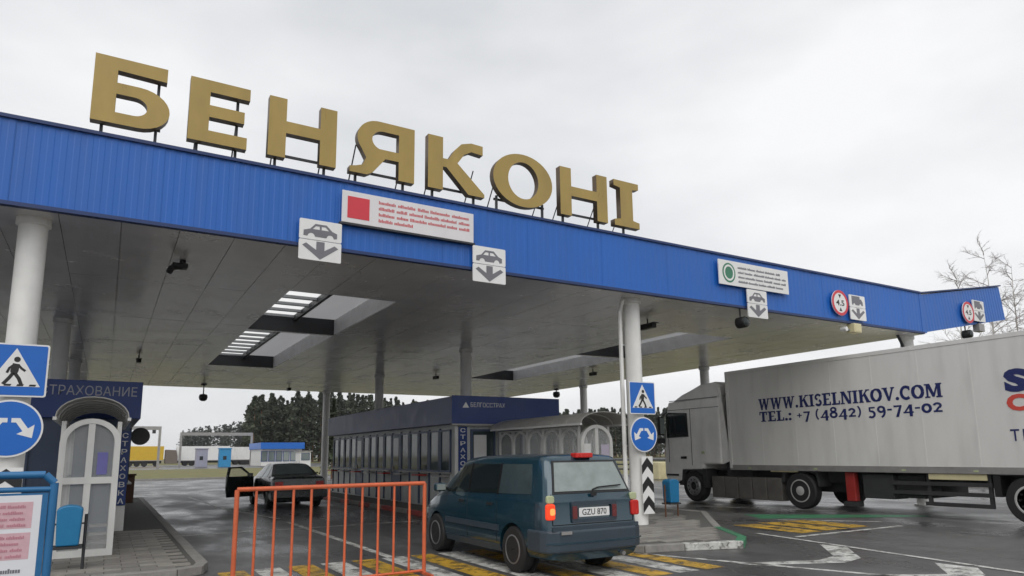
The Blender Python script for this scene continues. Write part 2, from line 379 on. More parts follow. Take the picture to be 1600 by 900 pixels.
# corrugated fascia sheets, one shared mesh
def sheet(w, h, pitch=.15, d=.0042, t=.004):
    mb = MB(); xs = [0]; ds = [0]; x = 0
    while x < w-1e-6:
        for dx, dd in ((.06, 0), (.075, d), (.135, d), (.15, 0)):
            xs.append(min(x+dx, w)); ds.append(dd)
        x += pitch
    n = len(xs)
    vs = [(a, -b, 0) for a, b in zip(xs, ds)]+[(a, -b, h) for a, b in zip(xs, ds)]+[(a, -b+t, 0) for a, b in zip(xs, ds)]+[(a, -b+t, h) for a, b in zip(xs, ds)]
    fs = [(i, i+1, n+i+1, n+i) for i in range(n-1)]+[(2*n+i, 3*n+i, 3*n+i+1, 2*n+i+1) for i in range(n-1)]
    fs += [(i, 2*n+i, 2*n+i+1, i+1) for i in range(n-1)]+[(n+i, n+i+1, 3*n+i+1, 3*n+i) for i in range(n-1)]
    return mb.add(vs, fs).mesh('fascia_sheet')
fs_me = sheet(.9, FZ1-FZ0-.04)
nsh = int(round((19.92-XL)/.9)); wsh = (19.92-XL)/nsh
for i in range(nsh):
    o = link('fascia_sheet', fs_me, fascia_blue, can); o.location = (XL+i*wsh, FY+(.0025 if i % 2 else -.0025)+random.uniform(-.001,.001), FZ0+.02); o.scale = (wsh/.9*1.008, 1, 1)
# rising end wing of the fascia
ang = math.atan2(.80, 4.82); wl = 4.84; c_, s_ = math.cos(ang), math.sin(ang)
wing_p = [(19.92, FZ0+.02), (19.92, FZ1-.02), (24.78, 6.80), (24.95, 5.73)]
MB().prism([(19.93, FZ0+.01), (20.15, FZ0-.0), (20.05, FZ1-.02), (19.93, FZ1-.02)], (0,FY,0), (1,0,0), (0,0,1), (0,-1,0), .022, -.01).build('corner_sheet', fascia_blue, can)
nw = 5; wme = sheet(.9, 1.09)
for i in range(nw):
    o = link('fascia_sheet', wme, fascia_blue, can); d = wl/nw*i
    o.location = (20.12+d*c_, FY, FZ0+.03+d*s_); o.rotation_euler = (0, -ang, 0); o.scale = (wl/nw/.9*1.004, 1, 1)
MB().prism([(20.1, FZ0+.02), (24.93, FZ0+.02+.82), (24.76, 6.8), (20.0, FZ1-.04)], (0,FY+.06,0), (1,0,0), (0,0,1), (0,1,0), .16).build('wing_box', roof_m, can)
MB().box(XL, 19.98, FY-.045, FY+.06, FZ1-.018, FZ1+.03).build('top_trim', trim_blue, can)
MB().box(XL, 20.0, FY-.04, FY+.06, FZ0-.035, FZ0+.018).build('bottom_trim', trim_blue, can)
MB().prism([(19.98, FZ1-.02), (24.78, 6.80), (24.78, 6.84), (19.98, FZ1+.02)], (0,FY-.045,0), (1,0,0), (0,0,1), (0,1,0), .27).build('wing_trim', trim_blue, can)
# other fascias and the deck
MB().box(XR, XR+.06, FY+.3, YB, FZ0, FZ1-.1).build('side_fascia', fascia_blue, can)
MB().box(XL, XR, YB, YB+.06, FZ0, FZ1-.1).build('back_fascia', fascia_blue, can)
OPEN = [(2.97, 5.22, 13.75, 18.5), (2.97, 5.22, 18.66, 26.5), (13.47, 15.72, 13.75, 18.5), (13.47, 15.72, 18.66, 26.5)]
for (a, b, c, d) in ((XL, 2.9, FY+.07, YB), (5.29, 13.4, FY+.07, YB), (15.79, XR, FY+.07, YB), (2.9, 5.29, FY+.07, 13.68), (2.9, 5.29, 26.57, YB), (13.4, 15.79, FY+.07, 13.68), (13.4, 15.79, 26.57, YB)):
    MB().box(a, b, c, d, 5.35, 5.42).build('roof_deck', roof_m, can)
# soffit strips running away from the street with cross joints
YJ = [FY+.07, 14.24, 18.13, 22.0, 25.9, 29.8, 33.0, YB]
nst = int(round((XR-XL)/.75)); cache = {}
for i in range(nst):
    x0 = XL+.75*i
    for ya, yb in zip(YJ, YJ[1:]):
        spans = [(ya, yb)]
        for (a, b, c, d) in OPEN:
            if a-.01 <= x0 and x0+.75 <= b+.01:
                new = []
                for (p, q) in spans:
                    if p < c: new.append((p, min(q, c)))
                    if q > d: new.append((max(p, d), q))
                    if c <= p and q <= d: pass
                spans = [s for s in new if s[1]-s[0] > .05]
        for (p, q) in spans:
            Ln = round(q-p, 3)
            if Ln not in cache: cache[Ln] = MB().box(.004, .746, .007, Ln-.007, 0, .02).mesh('soffit_panel')
            o = link('soffit_panel', cache[Ln], soffit_m, can); o.location = (x0, p, FZ0-.01+random.uniform(0, .002))
            o.rotation_euler = (random.uniform(-.0004,.0004), random.uniform(-.003,.003), 0)
recess_m = translucent('recess_grey', (.50,.50,.51), .45)
for (a, b, c, d) in OPEN:
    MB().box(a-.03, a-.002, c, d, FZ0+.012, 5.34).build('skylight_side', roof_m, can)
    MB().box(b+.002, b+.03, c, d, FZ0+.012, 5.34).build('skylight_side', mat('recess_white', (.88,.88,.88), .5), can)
    MB().box(a, b, c-.03, c-.002, FZ0+.012, 5.34).build('skylight_end', dark_steel, can)
    MB().box(a, b, d+.002, d+.03, FZ0-.008, 5.34).build('skylight_end', dark_steel, can)
    MB().box(a+1.12, a+1.20, c, d, 5.16, 5.33).build('skylight_beam', dark_steel, can)
    MB().add([(a+1.2,c,5.31),(b,c,5.31),(b,d,5.31),(a+1.2,d,5.31)],[(0,1,2,3)]).build('skylight_lining', recess_m, can)
    y = c+.05
    while y < d-.3:
        MB().add([(a+.02,y,5.305),(a+1.12,y,5.305),(a+1.12,min(y+.66,d-.05),5.305),(a+.02,min(y+.66,d-.05),5.305)],[(0,1,2,3)]).build('skylight_pane', skylight_m, can)
        MB().box(a+.02, a+1.12, y+.665, y+.765, 5.24, 5.315).build('skylight_bar', roof_m, can); y += .77
# columns on a 10.7 x 8 m grid
cme = MB().lathe([(.24, 0), (.24, .05), (.175, .06), (.175, 4.76), (.21, 4.78), (.21, 4.868)], (0,0,0), (0,0,1), 24).mesh('column')
for xx in (-1.08, 9.65, 20.3):
    for yy in (11.2, 19.2, 27.2, 35.15):
        if (xx, yy) == (20.3, 35.15): xx2 = 20.1
        else: xx2 = 20.15 if xx == 20.3 else xx
        link('column', cme, white_col, can, smooth=40).location = (xx2, yy, .0 if xx == 20.3 else .003)
MB().path([(9.36, 11.25, .14), (9.36, 11.25, 4.6), (9.3, 11.05, 4.82)], .045).build('downpipe', white_col, can, smooth=40)
MB().path([(19.62, 11.15, 4.87), (19.75, 11.15, 4.7), (19.98, 11.18, 4.42)], .04).build('strut', dark_steel, can)

# ------------------------------------------------------------------ roof letters
def arc(cx, cy, rx, ry, a0, a1, n=14): return circ(cx, cy, rx, ry, n, a0, a1)
H_ = lambda w: [[(0,0),(.27,0),(.27,.42),(w-.27,.42),(w-.27,0),(w,0),(w,1),(w-.27,1),(w-.27,.62),(.27,.62),(.27,1),(0,1)]]
GL = {
 'Б': (-.52, [[(0,0)]+[(.55,0)]+arc(.58,.31,.40,.31,-90,90)+[(.29,.62),(.29,.81),(.92,.79),(.92,1),(0,1)], [(.29,.17),(.29,.45)]+arc(.52,.31,.17,.14,90,-90)]),
 'Е': (.71, [[(0,0),(.83,0),(.83,.19),(.28,.19),(.28,.41),(.78,.41),(.78,.60),(.28,.60),(.28,.81),(.85,.81),(.85,1),(0,1)]]),
 'Н': (1.85, H_(1.08)),
 'Я': (3.16, [[(1.15,0),(1.15,1),(.50,1)]+arc(.50,.66,.38,.34,90,215)+[(.28,.30),(.22,.16),(.10,.12),(0,.10),(0,0),(.30,0),(.40,.06),(.62,.34),(.86,.34),(.86,0)], [(.86,.50),(.56,.50)]+arc(.58,.66,.20,.17,-110,-270)+[(.86,.83)]]),
 'К': (4.57, [[(0,0),(.29,0),(.29,.44),(.36,.44),(.80,0),(1.13,0),(1.13,.06),(.58,.56),(.72,.76),(.86,.84),(1.10,.82),(1.10,1),(.86,1.01),(.66,.95),(.52,.80),(.40,.60),(.29,.60),(.29,1),(0,1)]]),
 'О': (5.89, [arc(.665,.51,.665,.53,0,360,40), arc(.665,.51,.34,.37,0,360,32)]),
 'Н2': (7.41, H_(1.18)),
 'І': (8.77, [[(0,0),(.67,0),(.67,.13),(.50,.16),(.50,.84),(.67,.87),(.67,1),(0,1),(0,.87),(.17,.84),(.17,.16),(0,.13)]]),
}
LAB = ['gold capital Б on the canopy roof, leftmost letter of the sign', 'gold capital Е on the canopy roof, second letter of the sign',
 'gold capital Н between Е and Я on the canopy roof', 'gold capital Я on the canopy roof, above the red notice', 'gold capital К on the canopy roof, left of the О',
 'round gold capital О on the canopy roof sign', 'gold capital Н right of the О on the canopy roof', 'narrow gold І with slab serifs, rightmost letter on the roof']
for (g, (x0, loops)), lb in zip(GL.items(), LAB):
    w = max(p[0] for p in loops[0]); z0 = 6.25
    e = empty('roof_letter', (x0+w/2, FY+.02, FZ1+.03), lb, 'letter', 'gold roof letters')
    fr = ((x0, FY+.05, z0), (1,0,0), (0,0,1), (0,-1,0))
    me = framed(curve_mesh(loops, .07, 'letter_body'), *fr, .0)
    me.materials.append(gold); me.materials.append(gold_shade)
    for f in me.polygons: f.material_index = 0 if abs(f.normal.y) > .5 else 1
    link('letter_body', me, None, e)
    xs = (x0+.14, x0+w-.16) if g != 'І' else (x0+w/2, )
    for px in xs:
        MB().box(px-.02, px+.02, FY+.10, FY+.14, FZ1-.3, z0+(.9 if g in ('Б','Е') and px > x0+.3 else .16)).build('post', dark_steel, e)
        MB().tube((px, FY+.12, z0+.55), (px, FY+1.1, 5.42), .012, 6).build('brace', dark_steel, e)
    MB().box(x0+.1, x0+w-.1, FY+.141, FY+.17, z0+.08, z0+.12).build('rail', dark_steel, e)
# ------------------------------------------------------------------ signs hung on the fascia
SY = FY-.075
def words(parent, fr, x0, x1, y, h, m, off, seed, name='print_line'):
    rg = random.Random(seed); mb = MB(); x = x0
    while x < x1-.02:
        w = min(rg.uniform(.5, 1.0)*h*7, x1-x)
        c = x                                             # a word is a row of narrow glyph-like bars
        while c < x+w-h*.25:
            cw = h*rg.uniform(.28, .42); hh = h*rg.choice((.72, .72, 1))
            mb.prism([(c, y), (c+cw, y), (c+cw, y+hh), (c, y+hh)], *fr, .0012, off); c += cw+h*.10
        x += w+h*.55
    return tag(mb.build(name, m, parent), kind='stuff')
e = empty('notice_board', (4.24, SY, 5.3), 'white notice with red square emblem and red lines of print on blue fascia', 'notice')
fr = ((3.03, SY, 5.33), (1,0,-.002), (0,0,1), (0,-1,0))
shape('board', [[(0,0),(2.4,0),(2.4,.54),(0,.54)]], fr, .03, mat('notice_pale', (.74,.72,.73), .4, var=.03, dirt=.08), e, 0, bevel=.005)
shape('red_square', [[(.09,.08),(.46,.08),(.46,.45),(.09,.45)]], fr, .004, sign_red, e, .03)
for i, (xe, y) in enumerate(((2.32,.40),(2.32,.295),(2.32,.19),(1.25,.085))): words(e, fr, .62, xe, y, .056, sign_red_soft, .031, 10+i)
MB().box(3.0, 5.46, SY-.03, FY-.026, 5.295, 5.325).build('bracket', dark_steel, e)

def car_icon(): return [[(.02,.06),(.08,.06)]+circ(.14,.06,.055,.055,8,180,0)[1:-1]+[(.20,.06),(.38,.06)]+circ(.44,.06,.055,.055,8,180,0)[1:-1]+[(.50,.06),(.55,.07),(.55,.15),(.47,.18),(.38,.27),(.20,.27),(.12,.18),(.02,.15)],
    [(.21,.235),(.27,.235),(.27,.18),(.16,.18)], [(.30,.235),(.365,.235),(.42,.18),(.30,.18)]]
def truck_icon(): return [[(.05,.07),(.10,.07)]+circ(.15,.07,.045,.045,8,180,0)[1:-1]+[(.20,.07),(.36,.07)]+circ(.41,.07,.045,.045,8,180,0)[1:-1]+[(.46,.07),(.52,.07),(.52,.16),(.46,.24),(.40,.24),(.40,.31),(.05,.31)]]
def lane_sign(x, z, lab, truck=False):
    e = empty('lane_sign', (x+.33, SY, z), lab, 'sign', 'lane signs on the fascia')
    fr = ((x, SY, z), (1,0,0), (0,0,1), (0,-1,0)); w = .67
    shape('arrow_plate', [rbox(w, .325, .02)], fr, .025, white_sign, e)
    shape('vehicle_plate', [rbox(w, .325, .02, 0, .335)], fr, .025, white_sign, e)
    shape('arrow', [[(.335,.02),(.62,.23),(.56,.27),(.40,.17),(.40,.31),(.27,.31),(.27,.17),(.11,.27),(.05,.23)]], fr, .003, sign_grey, e, .025)
    ic = truck_icon() if truck else car_icon()
    shape('truck_symbol' if truck else 'car_symbol', [[(p[0]+.045, p[1]+.325) for p in lp] for lp in ic], fr, .003, sign_grey, e, .025)
    MB().box(x+.30, x+.36, SY, FY-.026, z+.02, z+.62).build('bracket', dark_steel, e)
lane_sign(2.37, 4.62, 'white lane sign with car and down arrow, left of the red notice')
lane_sign(5.42, 4.63, 'white lane sign with car and down arrow, right of the red notice')
lane_sign(12.55, 4.64, 'white lane sign with car and down arrow under the green emblem notice')
lane_sign(16.45, 4.94, 'white lane sign with lorry and down arrow above the cream box', True)
lane_sign(22.72, 5.46, 'white lane sign with lorry and down arrow on the rising wing end', True)
e = empty('notice_board', (12.8, SY, 5.3), 'white notice with round green emblem and dark print on blue fascia', 'notice')
fr = XF((11.66, SY, 5.32))
shape('board', [[(0,0),(2.38,0),(2.38,.58),(0,.58)]], fr, .03, white_sign, e, bevel=.005)
shape('emblem', [circ(.32,.29,.21,.23)], fr, .004, sign_green, e, .03)
shape('emblem_ring', [circ(.32,.29,.17,.19), circ(.32,.29,.13,.145)], fr, .003, white_sign, e, .034)
for i, (xe, y) in enumerate(((2.1,.42),(2.28,.31),(2.28,.2),(2.2,.09))): words(e, fr, .62, xe, y, .055, sign_grey, .031, 30+i)
def limit_sign(x, z, lab):
    e = empty('height_limit_sign', (x, SY, z-.33), lab, 'sign', 'height limit signs')
    fr = XF((x, SY, z))
    shape('plate', [circ(0,0,.335)], fr, .022, white_sign, e)
    shape('red_ring', [circ(0,0,.333,None,40), circ(0,0,.262,None,40)], fr, .003, sign_red, e, .022)
    text('number', '4.5', fr, -.17, -.075, .34, .15, sign_black, e, .0225, .002, .02)
    for s in (1, -1): shape('triangle', [[(-.06,s*.22),(.06,s*.22),(0,s*.12)]], fr, .002, sign_black, e, .022)
    MB().box(x-.03, x+.03, SY, FY-.026, z-.2, z+.2).build('bracket', dark_steel, e)
limit_sign(16.05, 5.33, 'round white height limit sign with red rim beside the cream box')
limit_sign(22.42, 5.69, 'round white height limit sign with red rim on the rising wing')
def signal(x, y, z, lab, r=.13):
    e = empty('lane_signal', (x, y, z), lab, 'signal lamp', 'lamps under the fascia')
    MB().lathe([(.05,.10),(r,.08),(r,-.12),(r*.9,-.14)], (x, y, z), (0,1,0), 18).build('housing', black, e, smooth=40)
    MB().lathe([(r*.85,0),(r*.85,.012),(r*.4,.03),(.01,.035)], (x, y-.141, z), (0,-1,0), 18).build('lens', glass_dark, e, smooth=40)
    MB().path([(x, y+.02, z+r), (x, y+.02, z+.34)], .018).build('bracket', dark_steel, e)
signal(12.52, FY+.1, 4.53, 'black round lamp hanging below the green emblem notice')
signal(22.55, FY+.1, 5.05, 'black round lamp hanging below the rising wing')
e = empty('junction_box', (16.7, FY, 4.6), 'cream box hanging under the lorry lane sign', 'box')
MB().box(16.52, 16.84, FY-.12, FY+.1, 4.6, 4.84).build('case', cream, e, bevel=.012); MB().box(16.55, 16.81, FY-.128, FY-.12, 4.63, 4.8).build('door', cream, e)
MB().tube((16.3, FY-.05, 4.68), (16.3, FY+.1, 4.68), .06).build('lamp', white_sign, e); MB().box(16.3, 16.52, FY, FY+.03, 4.66, 4.70).build('arm', grey_steel, e)
e = empty('wing_box', (23.1, FY, 5.1), 'small grey box under the lorry sign on the wing', 'box')
MB().box(22.98, 23.28, FY-.1, FY+.1, 5.16, 5.40).build('case', alu, e, bevel=.01); MB().box(23.1, 23.16, FY-.02, FY+.02, 5.4, 5.52).build('hanger', dark_steel, e)

# soffit fittings
def dome_cam(x, y, lab, pole=.45):
    e = empty('dome_camera', (x, y, 4.87-pole-.3), lab, 'camera', 'cameras under the canopy')
    z = 4.866; MB().tube((x,y,z), (x,y,z-.06), .12, 14).build('mount', dark_steel, e); MB().tube((x,y,z-.06), (x,y,z-pole), .025, 8).build('stem', dark_steel, e)
    MB().lathe([(.05,0),(.16,-.03),(.19,-.14),(.16,-.26),(.08,-.32)], (x,y,z-pole), (0,0,1), 18).build('dome', black, e, smooth=50)
def bullet(x, y, lab, L=.34):
    e = empty('bullet_camera', (x, y, 4.6), lab, 'camera', 'cameras under the canopy')
    MB().tube((x,y,4.866), (x,y,4.72), .02).build('arm', dark_steel, e); MB().box(x-.07, x+.07, y-L/2, y+L/2, 4.62, 4.73).build('case', black, e, bevel=.015); MB().box(x-.085, x+.085, y-L/2-.06, y+L/2, 4.731, 4.745).build('hood', dark_steel, e)
dome_cam(3.65, 33.6, 'black dome camera on a stem at the far canopy edge')
e = empty('bullet_camera', (.82, 12.4, 4.5), 'hooked black camera on the soffit near the left column', 'camera', 'cameras under the canopy')
MB().path([(.9,12.4,4.866),(.9,12.4,4.76),(.74,12.36,4.72),(.70,12.34,4.62)], .05).build('arm', black, e); MB().box(.74,.98,12.3,12.5,4.72,4.80).build('case', black, e, bevel=.02)
bullet(.73, 24.9, 'black camera on the soffit above the insurance booth'); bullet(11.4, 25.4, 'black camera on the soffit above the long booth')
bullet(11.45, 12.7, 'black camera on the soffit right of the sign column', .5); bullet(7.2, 32.7, 'small black camera at the far soffit edge above the parked car')
dome_cam(19.9, 29.2, 'black dome camera at the far right soffit edge', .12)
bullet(13.6, 26.9, 'flat black camera beyond the right skylight'); bullet(16.5, 21.6, 'small black camera near the right rear column')

# ------------------------------------------------------------------ road signs on the front columns
def ped_sign(x, y, z, lab, w=.70):
    e = empty('crossing_sign', (x, y, z), lab, 'sign', 'pedestrian crossing signs'); fr = XF((x-w/2, y, z)); k = w/.7
    sc = lambda pts: [(p[0]*k, p[1]*k) for p in pts]
    shape('plate', [sc(rbox(.7,.68,.03))], fr, .02, white_sign, e)
    shape('blue_field', [sc(rbox(.66,.64,.02,.02,.02))], fr, .003, sign_blue, e, .02)
    shape('white_triangle', [sc([(.07,.13),(.63,.13),(.35,.62)])], fr, .003, white_sign, e, .023)
    shape('walking_figure', [sc(ribbon([(.36,.42),(.345,.33),(.34,.30)], [.075,.085,.07]))], fr, .003, sign_black, e, .026)
    for nm, pts, ww in (('figure_leg', [(.34,.31),(.30,.24),(.24,.155)], .04), ('figure_leg', [(.345,.31),(.40,.23),(.43,.155)], .04), ('figure_arm', [(.34,.41),(.29,.36),(.27,.30)], .028), ('figure_arm', [(.375,.41),(.42,.36),(.46,.33)], .028)):
        shape(nm, [sc(ribbon(pts, ww))], fr, .002, sign_black, e, .0264 if 'leg' in nm else .0268)
    shape('figure_head', [sc(circ(.365,.475,.035,None,14))], fr, .0025, sign_black, e, .026)
    for i in range(4): shape('crossing_bar', [sc([(.12+i*.13,.135),(.19+i*.13,.135),(.20+i*.13,.16),(.13+i*.13,.16)])], fr, .0012, sign_black, e, .0256)
    MB().box(x-.03, x+.03, y, 11.2-.17, z+.1, z+.14).box(x-.03, x+.03, y, 11.2-.17, z+.5, z+.54).build('bracket', grey_steel, e)
def fork_sign(x, y, z, lab, r=.36):
    e = empty('keep_either_side_sign', (x, y, z-r), lab, 'sign', 'round blue direction signs'); fr = XF((x, y, z))
    shape('plate', [circ(0,0,r,None,40)], fr, .02, white_sign, e)
    shape('blue_field', [circ(0,0,r*.94,None,40)], fr, .003, sign_blue, e, .02)
    for s in (-1, 1):
        pts = [(.02,.13),(.11,.13),(.20,.0),(.265,.05),(.25,-.12),(.085,-.07),(.145,-.035),(.07,.075),(.02,.075)]
        shape('arrow', [[(s*p[0]*r/.36, p[1]*r/.36) for p in pts]], fr, .003, white_sign, e, .023)
    MB().box(x-.03, x+.03, y, 11.2-.17, z-.02, z+.02).build('bracket', grey_steel, e)
def chevrons(x, y, z0, z1, lab, w=.30):
    e = empty('chevron_marker', (x, y, z0), lab, 'marker', 'black and white column markers'); fr = XF((x-w/2, y, z0)); h = z1-z0
    shape('plate', [[(0,0),(w,0),(w,h),(0,h)]], fr, .015, white_sign, e)
    n = 3; ph = h/n
    for i in range(n):
        b = i*ph+.02
        shape('chevron', [[(0,b),(w/2,b+ph*.42),(w,b),(w,b+ph*.48),(w/2,b+ph*.90),(0,b+ph*.48)]], fr, .003, sign_black, e, .015)
    MB().box(x-.03, x+.03, y, 11.2-.17, z0+.2, z0+.24).box(x-.03, x+.03, y, 11.2-.17, z1-.2, z1-.16).build('bracket', grey_steel, e)
ped_sign(9.63, 10.96, 2.37, 'blue pedestrian crossing sign on the column beside the lorry cab')
fork_sign(9.63, 10.96, 1.95, 'round blue sign with two parting arrows on the column right of the van')
chevrons(9.69, 10.96, .34, 1.50, 'black and white chevron marker on the column right of the van')
ped_sign(-1.09, 10.96, 2.39, 'blue pedestrian crossing sign at the left picture edge', .72)
fork_sign(-1.09, 10.96, 1.98, 'round blue sign with two parting arrows above the information board', .37)
chevrons(-1.07, 10.96, .50, 1.48, 'black and white chevron marker on the left column', .36)

# ------------------------------------------------------------------ booths
def window(parent, fr, x0, x1, y0, y1, m=glass_m, f=.05, fm=None, sill=True):
    fm = fm or booth_dark
    w = shape('window', [[(x0,y0),(x1,y0),(x1,y1),(x0,y1)], [(x0+f,y0+f),(x1-f,y0+f),(x1-f,y1-f),(x0+f,y1-f)]], fr, .05, fm, parent, .002)
    shape('pane', [[(x0+f,y0+f),(x1-f,y0+f),(x1-f,y1-f),(x0+f,y1-f)]], fr, .008, m, w, .018)
    if sill: shape('sill', [[(x0-.03,y0-.035),(x1+.03,y0-.035),(x1+.03,y0-.003),(x0-.03,y0-.003)]], fr, .12, alu, w, .002)
    return w
def glyph_strip(parent, fr, x0, x1, y0, y1, s):
    shape('sign_strip', [[(x0,y0),(x1,y0),(x1,y1),(x0,y1)]], fr, .02, booth_navy, parent, .053)
    n = len(s); h = (y1-y0)/n
    for i, ch in enumerate(s): text('sign_letter', ch, fr, x0+(x1-x0)*.2, y1-h*(i+.85), (x1-x0)*.6, h*.65, white_sign, parent, .0735, .002, .015)
b = empty('control_booth', (9.8, 23, .12), 'long grey control booth with slate parapet and navy front, behind the van', 'booth')
bx0, bx1, by0, by1 = 8.30, 11.40, 17.15, 28.9
MB().box(bx0, bx1, by0, by1, .1, 2.42).build('wall', booth_wall, b)
MB().box(bx0-.2, bx1+.2, by0-.2, by1+.2, 2.42, 3.17).build('roof', booth_slate, b, bevel=.01)
frF = XF((8.10, by0-.2, 2.42)); shape('navy_fascia', [[(-.02,0),(3.52,0),(3.52,.77),(-.02,.77)]], frF, .03, booth_navy, b, 0, bevel=.005)
text('name_print', 'БЕЛГОССТРАХ', frF, .55, .46, 1.1, .13, white_sign, b, .031, .003, 0)
shape('emblem', [[(.30,.44),(.50,.44),(.44,.54),(.40,.60),(.36,.54)]], frF, .003, white_sign, b, .031)
shape('fascia_edge', [[(-.02,-.05),(3.52,-.05),(3.52,-.002),(-.02,-.002)]], frF, .035, alu, b)
frS = ((bx0, by1, .12), (0,-1,0), (0,0,1), (-1,0,0))     # the lane side
for i in range(15):
    x0 = .2+i*.76
    if i in (4, 9):
        d = shape('door', [[(x0,.02),(x0+.66,.02),(x0+.66,2.15),(x0,2.15)]], frS, .04, booth_dark, b, .002); shape('pane', [[(x0+.1,1.0),(x0+.56,1.0),(x0+.56,2.02),(x0+.1,2.02)]], frS, .006, glass_dark, d, .043)
        MB().box(bx0-.08, bx0-.042, by1-x0-.12, by1-x0-.08, 1.05, 1.25).build('handle', alu, d)
    else:
        window(b, frS, x0, x0+.66, .98, 2.16, (glass_booth, glass_m, glass_dark, glass_m, glass_booth)[i % 5])
        shape('wall_panel', [[(x0+.02,.1),(x0+.64,.1),(x0+.64,.93),(x0+.02,.93)]], frS, .02, booth_wall, b, .002)
    shape('pilaster', [[(x0-.075,.03),(x0-.025,.03),(x0-.025,2.2),(x0-.075,2.2)]], frS, .05, booth_dark, b, .002)
    if i % 2 == 0: shape('counter', [[(x0+.05,.86),(x0+.6,.86),(x0+.6,.9),(x0+.05,.9)]], frS, .26, red_paint if i % 4 == 0 else alu, b, .052)
frE = XF((bx0, by0, .12))
glyph_strip(b, frE, .06, .32, .6, 2.22, 'СТРАХОВКА')
for x0 in (.45, 1.35, 2.3): window(b, frE, x0, x0+.78, .95, 2.16, glass_booth, .06, booth_dark)
shape('paper', [[(.55,1.35),(.95,1.35),(.95,2.0),(.55,2.0)]], frE, .004, white_sign, b, .028)
shape('corner_post', [[(-.03,0),(.055,0),(.055,2.29),(-.03,2.29)]], frE, .05, frame_white, b, .003)

b = empty('insurance_booth', (-2.2, 19, .12), 'navy insurance booth with white Cyrillic lettering on its parapet, behind the arched porch', 'booth')
MB().box(-5.2, .42, 16.6, 24.5, .1, 2.4).build('wall', booth_dark, b)
MB().box(-5.4, .60, 16.4, 24.7, 2.4, 3.17).build('roof', booth_navy, b, bevel=.01)
frI = XF((-5.2, 16.4, 2.4)); text('name_print', 'СТРАХОВАНИЕ', frI, 3.99, .46, 1.71, .20, mat('faded_lettering', (.42,.43,.48), .5), b, .003, .003, 0)
frJ = XF((-5.2, 16.6, .12))
window(b, frJ, 2.9, 3.9, .9, 2.1, glass_dark); window(b, frJ, 1.5, 2.6, .9, 2.1, glass_dark)
MB().box(.24, .44, 16.5, 16.6, .12, .62).build('base_panel', frame_white, b)
glyph_strip(b, XF((-5.2, 16.52, .12)), 5.46, 5.64, .52, 2.02, 'СТРАХОВКА')
frK = ((.42, 16.6, .12), (0,1,0), (0,0,1), (1,0,0))
for x0 in (.3, 1.5, 2.7): window(b, frK, x0, x0+.95, .95, 2.1, glass_m)

